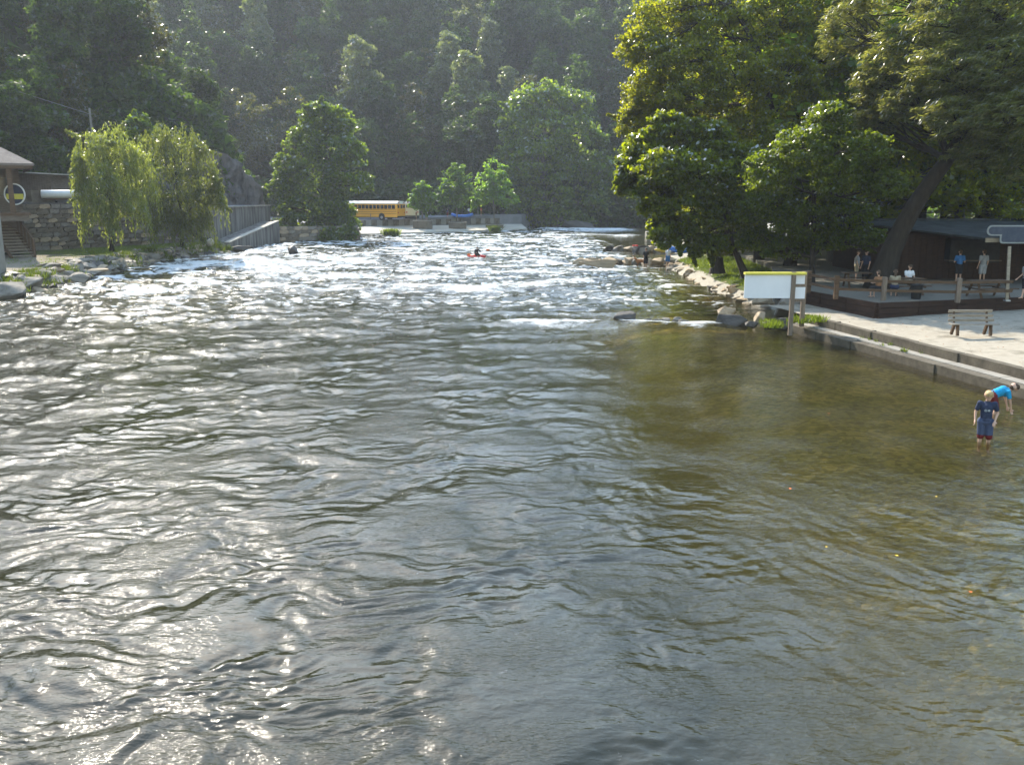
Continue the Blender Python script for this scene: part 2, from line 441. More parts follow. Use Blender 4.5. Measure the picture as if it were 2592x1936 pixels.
def bank(name, W, prof, mat, side):
    """W: (y, x) of the water's edge; prof(y) -> list of (distance inland, z)"""
    ys = []
    for (y0, x0), (y1, x1) in zip(W[:-1], W[1:]):
        n = max(2, int(math.hypot(y1 - y0, x1 - x0) / 0.8))
        for i in range(n):
            ys.append((y0 + (y1 - y0) * i / n, x0 + (x1 - x0) * i / n))
    ys.append(W[-1])
    rows = []
    for (y, x) in ys:
        pr = prof(y)
        d = np.concatenate([np.linspace(pr[i][0], pr[i + 1][0], 7)[:-1] for i in range(len(pr) - 1)] + [[pr[-1][0]]])
        z = np.interp(d, [p[0] for p in pr], [p[1] for p in pr])
        rows.append(np.stack([x + side * d, np.full(len(d), y), z], 1))
    V = np.array(rows)
    amp = np.clip((V[..., 2] + 0.4) * 0.5, 0, 1) * 0.10
    V[..., 2] += perlin(V[..., 0] / 1.3, V[..., 1] / 1.3, 21) * amp + perlin(V[..., 0] / 0.4, V[..., 1] / 0.4, 22) * amp * 0.5
    V[..., 0] += perlin(V[..., 1] / 1.5, V[..., 2], 23) * 0.25
    nr, nc = V.shape[:2]
    k = np.arange(nr * nc).reshape(nr, nc)
    q = np.stack([k[:-1, :-1].ravel(), k[:-1, 1:].ravel(), k[1:, 1:].ravel(), k[1:, :-1].ravel()], 1)
    if side < 0: q = q[:, ::-1]
    me = np_mesh(name, V.reshape(-1, 3), q, True)
    return me, V.reshape(-1, 3)

def bank_material(name, grass=((0.045, 0.065, 0.015), (0.09, 0.115, 0.025)), dirt=((0.13, 0.11, 0.08), (0.25, 0.215, 0.16))):
    m, n, l = new_mat(name)
    out = n.new('ShaderNodeOutputMaterial'); p = n.new('ShaderNodeBsdfPrincipled'); l.new(p.outputs[0], out.inputs['Surface'])
    p.inputs['Roughness'].default_value = 0.95; p.inputs['Specular IOR Level'].default_value = 0.15
    tc = n.new('ShaderNodeTexCoord')
    n1 = n.new('ShaderNodeTexNoise'); n1.inputs['Scale'].default_value = 1.2; n1.inputs['Detail'].default_value = 9; l.new(tc.outputs['Object'], n1.inputs['Vector'])
    n2 = n.new('ShaderNodeTexNoise'); n2.inputs['Scale'].default_value = 9; n2.inputs['Detail'].default_value = 6; l.new(tc.outputs['Object'], n2.inputs['Vector'])
    a = ramp(n, [(0.3, grass[0]), (0.7, grass[1])]); l.new(n2.outputs['Fac'], a.inputs[0])
    b_ = ramp(n, [(0.3, dirt[0]), (0.7, dirt[1])]); l.new(n2.outputs['Fac'], b_.inputs[0])
    at_ = n.new('ShaderNodeAttribute'); at_.attribute_name = 'dirt'
    ad = n.new('ShaderNodeMath'); ad.operation = 'ADD'; l.new(at_.outputs['Fac'], ad.inputs[0])
    sc = n.new('ShaderNodeMath'); sc.operation = 'MULTIPLY_ADD'; sc.inputs[1].default_value = 0.9; sc.inputs[2].default_value = -0.45
    l.new(n1.outputs['Fac'], sc.inputs[0]); l.new(sc.outputs[0], ad.inputs[1])
    mr = n.new('ShaderNodeMapRange'); mr.inputs['From Min'].default_value = 0.4; mr.inputs['From Max'].default_value = 0.6; l.new(ad.outputs[0], mr.inputs['Value'])
    mx = n.new('ShaderNodeMix'); mx.data_type = 'RGBA'; l.new(mr.outputs[0], mx.inputs[0]); l.new(a.outputs[0], mx.inputs[6]); l.new(b_.outputs[0], mx.inputs[7])
    l.new(mx.outputs[2], p.inputs['Base Color'])
    bb = n.new('ShaderNodeBump'); bb.inputs['Strength'].default_value = 0.7; bb.inputs['Distance'].default_value = 0.05
    l.new(n2.outputs['Fac'], bb.inputs['Height']); l.new(bb.outputs[0], p.inputs['Normal'])
    return m
M['bank'] = bank_material('bank_soil')

def prof_left(y):
    if y < 98: return [(-2.0, -0.9), (-0.4, -0.15), (0.7, 0.75), (1.8, 1.05), (6, 1.1), (30, 1.25), (50, 1.3)]
    t = min(1, (y - 98) / 18)
    return [(-2, -0.9), (-0.4, -0.2), (0.5, 0.4), (1.5, 0.9 + t * 1.0), (4, 1.2 + t * 1.2), (20, 1.9), (40, 2.3)]
me, V = bank('riverbank_west', LW[:13], prof_left, None, -1)
path_m = (1 - smooth_step(70.5, 76.5, V[:, 1])) * smooth_step(-31.0, -31.8, V[:, 0]) * (V[:, 2] > 0.7)
edge_m = (V[:, 2] < 0.85) * 0.75
attr(me, 'dirt', np.clip(np.maximum(path_m * 1.2, edge_m), 0, 1.2))
o = link('riverbank_west', me, M['bank']); tag(o, kind='structure')

def prof_right(y):
    b = float(np.exp(-((y - 86) / 7.5) ** 2))      # the gravel landing between the two stone jetties
    s = 1 + 3.5 * b
    return [(-2.0, -0.9), (-0.5, -0.2), (0.6 * s, 0.40 - 0.15 * b), (2.2 * s, 0.75 - 0.2 * b), (6 + 3 * b, 1.05 - 0.25 * b), (12, 1.2), (30, 1.25), (60, 1.4)]
me, V = bank('riverbank_east', RW, prof_right, None, 1)
beach = np.exp(-((V[:, 1] - 86) / 6.5) ** 4) * (V[:, 0] < 32)
edge_m = (V[:, 2] < 0.45) * 0.8
inner = smooth_step(17.5, 19.5, V[:, 0]) * 1.1
attr(me, 'dirt', np.clip(np.maximum(np.maximum(beach * 1.2, edge_m), inner), 0, 1.2))
M['bank_e'] = bank_material('bank_gravelly', dirt=((0.24, 0.22, 0.185), (0.40, 0.37, 0.31)))
o = link('riverbank_east', me, M['bank_e']); tag(o, kind='structure')

# riverbed: shallow along the right-hand side, deeper in mid-stream
gx = np.concatenate([np.arange(-40, -4, 1.5), np.arange(-4, 28, 0.35)]); gy = np.concatenate([np.arange(-3, 45, 0.4), np.arange(45, 200, 2.0)])
X, Y = np.meshgrid(gx, gy)
def bed_z(x, y):
    sh = smooth_step(2.0, 9.0, x + (np.clip(y, 0, 42) - 20) * 0.03) 
    dz = -1.3 + 1.02 * sh
    return dz + perlin(x / 1.6, y / 1.6, 31) * 0.06 + perlin(x / 0.5, y / 0.5, 32) * 0.035
Z = bed_z(X, Y)
k = np.arange(X.size).reshape(X.shape)
q = np.stack([k[:-1, :-1].ravel(), k[:-1, 1:].ravel(), k[1:, 1:].ravel(), k[1:, :-1].ravel()], 1)
def bed_material():
    m, n, l = new_mat('riverbed')
    out = n.new('ShaderNodeOutputMaterial'); p = n.new('ShaderNodeBsdfPrincipled'); l.new(p.outputs[0], out.inputs['Surface'])
    p.inputs['Roughness'].default_value = 0.9
    tc = n.new('ShaderNodeTexCoord')
    v = n.new('ShaderNodeTexVoronoi'); v.inputs['Scale'].default_value = 7.0; v.inputs['Randomness'].default_value = 1.0; l.new(tc.outputs['Object'], v.inputs['Vector'])
    n1 = n.new('ShaderNodeTexNoise'); n1.inputs['Scale'].default_value = 0.8; n1.inputs['Detail'].default_value = 8; l.new(tc.outputs['Object'], n1.inputs['Vector'])
    a = ramp(n, [(0.3, (0.17, 0.14, 0.05)), (0.5, (0.29, 0.23, 0.08)), (0.72, (0.42, 0.31, 0.11))]); l.new(n1.outputs['Fac'], a.inputs[0])
    s = n.new('ShaderNodeHueSaturation'); sp = n.new('ShaderNodeSeparateColor'); l.new(v.outputs['Color'], sp.inputs[0])
    mr = n.new('ShaderNodeMapRange'); mr.inputs['To Min'].default_value = 0.55; mr.inputs['To Max'].default_value = 1.5; l.new(sp.outputs[0], mr.inputs['Value'])
    l.new(mr.outputs[0], s.inputs['Value']); l.new(a.outputs[0], s.inputs['Color']); l.new(s.outputs[0], p.inputs['Base Color'])
    b = n.new('ShaderNodeBump'); b.inputs['Distance'].default_value = 0.05; b.inputs['Strength'].default_value = 0.8; b.invert = True
    l.new(v.outputs['Distance'], b.inputs['Height']); l.new(b.outputs[0], p.inputs['Normal'])
    return m
M['riverbed'] = bed_material()
o = link('riverbed', np_mesh('riverbed', np.stack([X.ravel(), Y.ravel(), Z.ravel()], 1), q, True), M['riverbed']); tag(o, kind='structure')

# ------------------------------------------------------------------ the river surface
def calm_right(x, y):
    xc = np.interp(y, [0, 10, 16, 25, 37, 40, 42, 46, 60, 80], [3.2, 3.2, 2.6, 2.2, 3.2, 5.0, 9.5, 11.0, 10.5, 10.5])
    return smooth_step(-1.8, 3.6, x - xc + perlin(x / 2.2, y / 3.0, 42) * 1.6)
def rapids(x, y):
    r = smooth_step(22, 56, y + perlin(x / 6, y / 6, 41) * 9 - x * 0.25)
    return r * (1 - smooth_step(130, 175, y) * 0.4)
def ridge(x, y, s): return 1 - 2 * np.abs(perlin(x, y, s))
def water_height(x, y):
    wx = x + perlin(x / 1.9, y / 1.9, 51) * 0.55 + perlin(x / 0.7, y / 0.7, 68) * 0.16; wy = y + perlin(x / 1.9, y / 1.9, 52) * 0.55 + perlin(x / 0.7, y / 0.7, 69) * 0.16
    # crests lie across the stream, but slant down it on the shallow side
    k = smooth_step(0, 6.5, x + perlin(x / 3, y / 3, 70) * 2) * (1 - smooth_step(22, 34, y))
    return chop_field(x, y, wx, wy, -0.10) * (1 - k) + chop_field(x, y, wx, wy, 0.95) * k + big_forms(x, y)
def chop_field(x, y, wx, wy, th):
    calm_k = 0.42 + 0.50 * smooth_step(12, 23, y)
    c, s = math.cos(th), math.sin(th)
    u = wx * c - wy * s; w = wx * s + wy * c
    c_ = calm_right(x, y); rp = rapids(x, y)
    A = (0.90 + 0.70 * rp) * (1 - calm_k * c_)
    h = A * (0.060 * perlin(u / 2.6, w / 1.7, 53) * (1 + 0.9 * rp) + (0.045 - 0.010 * rp) * perlin(u / 1.15, w / 0.72, 54) + 0.012 * ridge(u / 1.1, w / 0.5, 65) + 0.027 * perlin(u / 0.44, w / 0.26, 55))
    A2 = (0.85 + 0.9 * rp) * (1 - (calm_k - 0.25) * c_)
    h = h + A2 * 0.0125 * perlin(u / 0.22, w / 0.12, 56) * smooth_step(-0.45, 0.35, perlin(x / 1.3, y / 1.3, 57) + 0.1)
    h = h + rp * (1 - c_) * 0.09 * ridge(wx / 1.4, wy / 0.85, 64) * smooth_step(40, 60, y)
    # smooth boils where water wells up, near the bridge
    g = np.ones_like(x)
    for (bx, by, br) in ((0.4, 10.0, 1.5), (-4.2, 11.2, 0.9), (-7.5, 19, 1.1), (-1.8, 15.5, 1.2), (3.0, 9.1, 0.8), (-3.2, 22.5, 1.3), (-6.0, 13.5, 0.8)):
        d = np.hypot((x - bx), (y - by) * 0.75) / br * (1 + 0.55 * perlin(x / (br * 0.9), y / (br * 0.8), 59) + 0.18 * perlin(x / 0.3, y / 0.25, 60))
        w_ = np.exp(-d ** 4)
        h = h * (1 - 0.75 * w_)
    return h
def big_forms(x, y):
    h = np.zeros_like(x)
    for (bx, by, br) in ((0.4, 10.0, 1.5), (-4.2, 11.2, 0.9), (-1.8, 15.5, 1.2), (-6.0, 13.5, 0.8)):
        d = np.hypot((x - bx), (y - by) * 0.75) / br * (1 + 0.55 * perlin(x / (br * 0.9), y / (br * 0.8), 59))
        h = h + 0.03 * np.exp(-d ** 4) - 0.012 * np.exp(-((d - 1.1) / 0.2) ** 2)
    for (wx_, wy_) in WADERS:
        d = np.hypot(x - wx_, y - wy_)
        h = h + 0.011 * np.cos(d * 26) * np.exp(-d * 2.6)
    # standing waves
    for (sx, sy, lx, amp) in SWAVES:
        w_ = np.exp(-((x - sx) / lx) ** 2) * np.exp(-((y - sy - perlin(x / 3, y * 0 + sy, 58) * 0.8) / 1.1) ** 2)
        h = h + amp * w_
    return h

FOAM = []     # (u0, u1, v, half thickness in pixels, strength)
FOAM += [(420, 1000, 668, 14, 1.0), (900, 1480, 733, 9, 1.0), (1250, 1560, 818, 7, 0.95), (1560, 1720, 822, 7, 1.0), (1700, 1880, 826, 8, 1.1),
         (1000, 1500, 690, 7, 0.7), (700, 1000, 700, 8, 0.7), (1010, 1250, 655, 7, 0.8), (560, 800, 638, 6, 1.0), (1180, 1500, 610, 5, 0.9), (1350, 1620, 581, 5, 1.1),
         (950, 1250, 622, 5, 0.7), (600, 760, 706, 7, 0.7), (1420, 1700, 745, 6, 0.6), (940, 1080, 592, 3, 0.8), (880, 1200, 795, 7, 0.4), (160, 420, 780, 10, 0.3), (1250, 1460, 666, 5, 0.7),
         (500, 900, 655, 5, 0.7), (1320, 1640, 597, 4, 0.8), (1100, 1400, 632, 5, 0.7), (300, 640, 730, 8, 0.35), (1330, 1420, 668, 4, 1.0), (1600, 1760, 765, 6, 0.35)]
WADERS = [tuple(at(2486, 1120))[:2], tuple(at(2494, 1118))[:2], tuple(at(2520, 1050))[:2], tuple(at(2549, 1048))[:2]]
FW = []
SWAVES = []
for (u0, u1, v, th, st) in FOAM:
    a, b = at(u0, v), at(u1, v); y0, y1 = at((u0 + u1) / 2, v + th).y, at((u0 + u1) / 2, v - th).y
    FW.append(((a.x + b.x) / 2, (y0 + y1) / 2, abs(b.x - a.x) / 2, abs(y1 - y0) / 2, st))
    SWAVES.append(((a.x + b.x) / 2, (y0 + y1) / 2 - 0.2, abs(b.x - a.x) / 2, 0.24 * st))

rows = [0.0, 2.0, 4.0, 5.0, 6.0]
while rows[-1] < 176:
    y = rows[-1]; rows.append(y + min(max(y * y / 5145 * 1.0, 0.018), 0.22))
rows = np.array(rows + [182, 190, 200, 215])
cols = np.concatenate([-np.linspace(2.6, 0.66, 40), np.linspace(-0.63, 0.63, 690), np.linspace(0.66, 2.6, 40)])
YY, AA = np.meshgrid(rows, cols, indexing='ij')
XX = AA * (YY + 3.5)
bx = np.array([w[1] for w in LW]); by = np.array([w[0] for w in LW])
HH = water_height(XX, YY)
low = perlin(XX / 5, YY / 2.2, 61) + 0.5 * perlin(XX / 2, YY / 0.9, 62)
foam = np.zeros_like(XX)
for (fx, fy, lx, ly, st) in FW:
    dy = (YY - fy - perlin(XX / 4, XX * 0 + fy, 63) * ly * 1.2) / ly
    dx = np.abs(XX - fx) / lx
    foam = np.maximum(foam, st * np.exp(-dy ** 2) * (1 - smooth_step(0.6, 1.15, dx)) * (0.62 + 0.5 * low + 0.55 * perlin(XX / 0.9, YY / 0.6, 66)))
rp = rapids(XX, YY) * (1 - calm_right(XX, YY))
foam = np.maximum(foam, rp * smooth_step(0.0, 0.9, low + 2.2 * HH) * 0.80 * smooth_step(34, 70, YY) + rp * smooth_step(0.22, 0.5, perlin(XX / 0.75, YY / 0.6, 67) + 0.35 * low) * 0.75 * smooth_step(30, 55, YY))
k = np.arange(XX.size).reshape(XX.shape)
q = np.stack([k[:-1, :-1].ravel(), k[:-1, 1:].ravel(), k[1:, 1:].ravel(), k[1:, :-1].ravel()], 1)
# leave out faces far inside the banks
xl = np.interp(YY, by, bx); xr = np.interp(YY, [0, 24, 42, 46] + [w[0] for w in RW[2:]], [26, 17, 15, 16] + [w[1] for w in RW[2:]])
keep = (XX > np.where(YY < 119, xl - 3, -60)) & (XX < xr + 3)
kq = keep.ravel()[q].all(axis=1)
q = q[kq]
used, inv = np.unique(q, return_inverse=True)
P = np.stack([XX.ravel(), YY.ravel(), HH.ravel()], 1)[used]
me = np_mesh('river', P, inv.reshape(-1, 4), True)
attr(me, 'foam', foam.ravel()[used])
shal = smooth_step(1.0, 8.0, XX + (np.clip(YY, 0, 42) - 20) * 0.03) * (1 - 0.0 * YY)
shal = np.where(YY > 46, smooth_step(9.5, 12.5, XX), shal)
attr(me, 'shallow', shal.ravel()[used])
attr(me, 'chop', np.clip(rapids(XX, YY) * (1 - 0.85 * calm_right(XX, YY)), 0, 1).ravel()[used])

def river_material():
    m, n, l = new_mat('river_water')
    out = n.new('ShaderNodeOutputMaterial')
    tc = n.new('ShaderNodeTexCoord')
    def A(name):
        a = n.new('ShaderNodeAttribute'); a.attribute_name = name; return a.outputs['Fac']
    # fine ripples
    mp = n.new('ShaderNodeMapping'); mp.inputs['Scale'].default_value = (0.55, 1.1, 1); mp.inputs['Rotation'].default_value = (0, 0, 0.15); l.new(tc.outputs['Object'], mp.inputs[0])
    r1 = n.new('ShaderNodeTexNoise'); r1.inputs['Scale'].default_value = 6.5; r1.inputs['Detail'].default_value = 4; r1.inputs['Distortion'].default_value = 0.6; l.new(mp.outputs[0], r1.inputs['Vector'])
    r2 = n.new('ShaderNodeTexNoise'); r2.inputs['Scale'].default_value = 22.0; r2.inputs['Detail'].default_value = 3; r2.inputs['Distortion'].default_value = 0.4; l.new(mp.outputs[0], r2.inputs['Vector'])
    gate = n.new('ShaderNodeTexNoise'); gate.inputs['Scale'].default_value = 0.45; gate.inputs['Detail'].default_value = 3; l.new(tc.outputs['Object'], gate.inputs['Vector'])
    gm = n.new('ShaderNodeMapRange'); gm.inputs['From Min'].default_value = 0.38; gm.inputs['From Max'].default_value = 0.62; gm.inputs['To Min'].default_value = 0.15; gm.inputs['To Max'].default_value = 1.0
    l.new(gate.outputs['Fac'], gm.inputs['Value'])
    b1 = n.new('ShaderNodeBump'); b1.inputs['Distance'].default_value = 0.032; cs = n.new('ShaderNodeMapRange'); cs.inputs['To Min'].default_value = 0.36; cs.inputs['To Max'].default_value = 0.75; l.new(A('chop'), cs.inputs['Value']); l.new(cs.outputs[0], b1.inputs['Strength']); l.new(r1.outputs['Fac'], b1.inputs['Height'])
    b2 = n.new('ShaderNodeBump'); b2.inputs['Distance'].default_value = 0.013; l.new(r2.outputs['Fac'], b2.inputs['Height']); l.new(gm.outputs[0], b2.inputs['Strength']); l.new(b1.outputs[0], b2.inputs['Normal'])
    N = b2.outputs[0]
    # body of the water: clear over the shallow bed, cloudy olive in the deep
    mixc = n.new('ShaderNodeMix'); mixc.data_type = 'RGBA'; mixc.inputs[6].default_value = (0.018, 0.018, 0.008, 1); mixc.inputs[7].default_value = (0.085, 0.066, 0.020, 1)
    l.new(A('shallow'), mixc.inputs[0])
    dif = n.new('ShaderNodeBsdfDiffuse'); l.new(mixc.outputs[2], dif.inputs['Color'])
    tr = n.new('ShaderNodeBsdfTransparent'); tr.inputs['Color'].default_value = (0.88, 0.84, 0.62, 1)
    tf = n.new('ShaderNodeMapRange'); tf.inputs['To Min'].default_value = 0.10; tf.inputs['To Max'].default_value = 0.80; l.new(A('shallow'), tf.inputs['Value'])
    body = n.new('ShaderNodeMixShader'); l.new(tf.outputs[0], body.inputs[0]); l.new(dif.outputs[0], body.inputs[1]); l.new(tr.outputs[0], body.inputs[2])
    gl = n.new('ShaderNodeBsdfGlossy'); gl.distribution = 'GGX'; gl.inputs['Color'].default_value = (1, 1, 1, 1); l.new(N, gl.inputs['Normal'])
    rg = n.new('ShaderNodeMapRange'); rg.inputs['To Min'].default_value = 0.035; rg.inputs['To Max'].default_value = 0.07; l.new(A('chop'), rg.inputs['Value']); l.new(rg.outputs[0], gl.inputs['Roughness'])
    fr = n.new('ShaderNodeFresnel'); fr.inputs[0].default_value = 1.42; l.new(N, fr.inputs['Normal'])
    wat = n.new('ShaderNodeMixShader'); l.new(fr.outputs[0], wat.inputs[0]); l.new(body.outputs[0], wat.inputs[1]); l.new(gl.outputs[0], wat.inputs[2])
    # white water
    mf = n.new('ShaderNodeMapping'); mf.inputs['Scale'].default_value = (0.7, 1.0, 1); l.new(tc.outputs['Object'], mf.inputs[0])
    f1 = n.new('ShaderNodeTexNoise'); f1.inputs['Scale'].default_value = 4.2; f1.inputs['Detail'].default_value = 9; f1.inputs['Roughness'].default_value = 0.72; l.new(mf.outputs[0], f1.inputs['Vector'])
    ad = n.new('ShaderNodeMath'); ad.operation = 'MULTIPLY_ADD'; ad.inputs[1].default_value = 1.7; l.new(f1.outputs['Fac'], ad.inputs[0])
    l.new(A('foam'), ad.inputs[2])
    ff = n.new('ShaderNodeMapRange'); ff.inputs['From Min'].default_value = 1.08; ff.inputs['From Max'].default_value = 1.6; l.new(ad.outputs[0], ff.inputs['Value'])
    fd = n.new('ShaderNodeBsdfDiffuse'); fd.inputs['Color'].default_value = (0.78, 0.80, 0.80, 1)
    fb = n.new('ShaderNodeBump'); fb.inputs['Distance'].default_value = 0.15; fb.inputs['Strength'].default_value = 0.9; l.new(f1.outputs['Fac'], fb.inputs['Height']); l.new(fb.outputs[0], fd.inputs['Normal'])
    ft = n.new('ShaderNodeBsdfTranslucent'); ft.inputs['Color'].default_value = (0.7, 0.75, 0.75, 1)
    fm = n.new('ShaderNodeMixShader'); fm.inputs[0].default_value = 0.25; l.new(fd.outputs[0], fm.inputs[1]); l.new(ft.outputs[0], fm.inputs[2])
    fin = n.new('ShaderNodeMixShader'); l.new(ff.outputs[0], fin.inputs[0]); l.new(wat.outputs[0], fin.inputs[1]); l.new(fm.outputs[0], fin.inputs[2])
    l.new(fin.outputs[0], out.inputs['Surface'])
    return m
M['river'] = river_material()
o = link('river', me, M['river']); tag(o, kind='structure')

# ------------------------------------------------------------------ foliage
def leaf_cloud(cent, rad, n, size, rg, aspect=1.0, dirn=None, dspread=0.5, up=0.4, tri=False):
    """n leaves round each centre (k x 3) with radii (k x 3); returns (verts, faces)"""
    cent = np.asarray(cent, dtype=float); rad = np.asarray(rad, dtype=float)
    k = len(cent)
    N = k * n
    d = rg.normal(size=(N, 3)); d /= np.linalg.norm(d, axis=1, keepdims=True)
    r = rg.random((N, 1)) ** 0.5 * 1.25
    pos = np.repeat(cent, n, 0) + d * r * np.repeat(rad, n, 0)
    nrm = rg.normal(size=(N, 3)) + np.array([0, 0, up]) + d * 0.6
    nrm /= np.linalg.norm(nrm, axis=1, keepdims=True)
    if dirn is None: a = rg.normal(size=(N, 3))
    else: a = np.asarray(dirn) + rg.normal(size=(N, 3)) * dspread
    a = a - nrm * (a * nrm).sum(1, keepdims=True)
    a /= np.linalg.norm(a, axis=1, keepdims=True) + 1e-9
    b = np.cross(nrm, a)
    s = size * rg.uniform(0.65, 1.35, (N, 1))
    if tri:
        V = np.stack([pos - a * s * 0.6 - b * s * 0.5 * aspect, pos - a * s * 0.6 + b * s * 0.5 * aspect, pos + a * s * 0.8], 1)
        F = np.arange(N * 3).reshape(N, 3)
    else:
        V = np.stack([pos - a * s * 0.6, pos + b * s * 0.5 * aspect, pos + a * s * 0.6, pos - b * s * 0.5 * aspect], 1)
        F = np.arange(N * 4).reshape(N, 4)
    return V.reshape(-1, 3), F

def on_lobes(lobes, per, rg, inner=0.0, sub=0.30, flat=0.65, low=-0.75):
    """sub-clump centres on the surface of ellipsoid lobes: lobes = [(centre, (rx, ry, rz))]"""
    C, Rr, L = [], [], []
    for li, (c, r) in enumerate(lobes):
        n = per if not callable(per) else per(r)
        d = rg.normal(size=(n * 3, 3)); d /= np.linalg.norm(d, axis=1, keepdims=True)
        d = d[d[:, 2] > low][:n]
        t = rg.uniform(0.62 if inner == 0 else inner, 1.05, (len(d), 1))
        C.append(np.array(c) + d * t * np.array(r))
        m = float(np.mean(r)) * sub * rg.uniform(0.7, 1.4, (len(d), 1))
        Rr.append(np.hstack([m, m, m * flat])); L += [li] * len(d)
    return np.vstack(C), np.vstack(Rr), np.array(L)

def tubes(paths, n=6):
    """paths: [(points k x 3, radii k)]; one mesh's verts and faces"""
    V, F = [], []; off = 0
    for pts, rad in paths:
        pts = np.asarray(pts, dtype=float); k = len(pts)
        t = np.gradient(pts, axis=0); t /= np.linalg.norm(t, axis=1, keepdims=True) + 1e-9
        ref = np.where(np.abs(t[:, :1]) < 0.8, [[1.0, 0, 0]], [[0, 1.0, 0]])
        a = np.cross(t, ref); a /= np.linalg.norm(a, axis=1, keepdims=True); b = np.cross(t, a)
        ang = np.linspace(0, 2 * math.pi, n, endpoint=False)
        ring = pts[:, None] + (a[:, None] * np.cos(ang)[None, :, None] + b[:, None] * np.sin(ang)[None, :, None]) * np.asarray(rad)[:, None, None]
        V.append(ring.reshape(-1, 3))
        i = np.arange(k - 1)[:, None] * n; j = np.arange(n)[None, :]; j2 = (j + 1) % n
        F.append((np.stack([i + j, i + j2, i + n + j2, i + n + j], -1).reshape(-1, 4)) + off)
        off += k * n
    return np.vstack(V), np.vstack(F)

def bent(p0, p1, rg, wob=0.08, n=6, sag=0.0):
    p0 = np.array(p0, dtype=float); p1 = np.array(p1, dtype=float)
    t = np.linspace(0, 1, n)[:, None]
    L = np.linalg.norm(p1 - p0)
    pts = p0 + (p1 - p0) * t + np.sin(t * math.pi) * (rg.normal(size=3) * wob * L + np.array([0, 0, sag * L]))
    pts[1:-1] += rg.normal(size=(n - 2, 3)) * wob * 0.25 * L
    return pts

def branches(trunk_pts, trunk_r, lobes, C, L, rg, every=4, thick=0.35, wob=0.07):
    """limbs from the trunk into each lobe and twigs on to the sub-clumps"""
    trunk_pts = np.asarray(trunk_pts, dtype=float)
    paths = [(trunk_pts, np.asarray(trunk_r, dtype=float))]
    for li, (c, r) in enumerate(lobes):
        c = np.array(c, dtype=float)
        zs = trunk_pts[:, 2]; d = np.linalg.norm(trunk_pts - (c - np.array([0, 0, r[2] * 0.8])), axis=1)
        j = int(np.argmin(d)); start = trunk_pts[j]
        r0 = trunk_r[j] * 0.6
        lim = bent(start, c, rg, wob, 7, 0.03)
        paths.append((lim, np.linspace(r0, max(r0 * 0.35, 0.03), 7)))
        idx = np.where(L == li)[0]
        for q in idx[::every]:
            s = lim[rg.integers(2, 7)]
            paths.append((bent(s, C[q], rg, wob, 4), np.linspace(max(r0 * thick, 0.02), 0.012, 4)))
    return tubes(paths, 6)

def smooth_path(pts, n=14):
    pts = np.array([tuple(p) for p in pts], dtype=float)
    s = np.concatenate([[0], np.cumsum(np.linalg.norm(np.diff(pts, axis=0), axis=1))]); s /= s[-1]
    t = np.linspace(0, 1, n)
    out = np.stack([np.interp(t, s, pts[:, i]) for i in range(3)], 1)
    for _ in range(2): out[1:-1] = out[1:-1] * 0.5 + (out[:-2] + out[2:]) * 0.25
    return out

def tree(name, label, trunk, r0, r1, lobes, mat, bark, per=40, n=30, size=0.3, aspect=0.7, sub=0.30, flat=0.65, dirn=None, dspread=0.5, seed=1, group=None, low=-0.75, extra=None, tri=False, cat='tree', every=4, stray=26):
    rg = np.random.default_rng(seed)
    base = np.array(tuple(trunk[0]), dtype=float)
    root = empty(name, tuple(base))
    tag(root, label, cat, group)
    tp = smooth_path(trunk) - base
    lobes = [(np.array(tuple(c), dtype=float) - base, r) for c, r in lobes]
    C, Rr, L = on_lobes(lobes, per, rg, sub=sub, flat=flat, low=low)
    if stray:                                              # stray boughs that break the outline
        for _ in range(stray):
            c, r = lobes[int(rg.integers(0, len(lobes)))]
            dd = rg.normal(size=3); dd[2] = dd[2] * 0.8; dd /= np.linalg.norm(dd)
            p0 = np.array(c) + dd * np.array(r) * 0.9; Lb = float(np.mean(r)) * rg.uniform(0.4, 0.85)
            t = np.linspace(0.1, 1, 5)[:, None]
            C = np.vstack([C, p0 + (dd + [0, 0, -0.25 * Lb]) * t * Lb]); w = np.mean(r) * 0.16 * (1.25 - t)
            Rr = np.vstack([Rr, np.hstack([w, w, w * 0.7])]); L = np.concatenate([L, np.full(5, -1)])
    Vb, Fb = branches(tp, np.linspace(r0, r1, len(tp)) * (1 + 0.5 * np.exp(-np.linspace(0, 1, len(tp)) * 14)), lobes, C, L, rg, every=every)
    link('trunk', np_mesh('trunk', Vb, Fb, True), bark, root)
    V, F = leaf_cloud(C, Rr, n, size, rg, aspect, dirn, dspread, tri=tri)
    if extra is not None:
        for ex in extra:
            V2, F2 = ex(rg, base); F = np.vstack([F, F2 + len(V)]); V = np.vstack([V, V2])
    link('crown', np_mesh('crown', V, F), mat, root)
    return root

def lobe(u, v, Y, ru, rv, depth=0.65):
    """an ellipsoid of foliage seen at pixel (u, v) at distance Y, with pixel radii"""
    s = Y / FPX
    c = atY(u, v, Y)
    return (c, (ru * s, (ru + rv) / 2 * s * depth, rv * s))

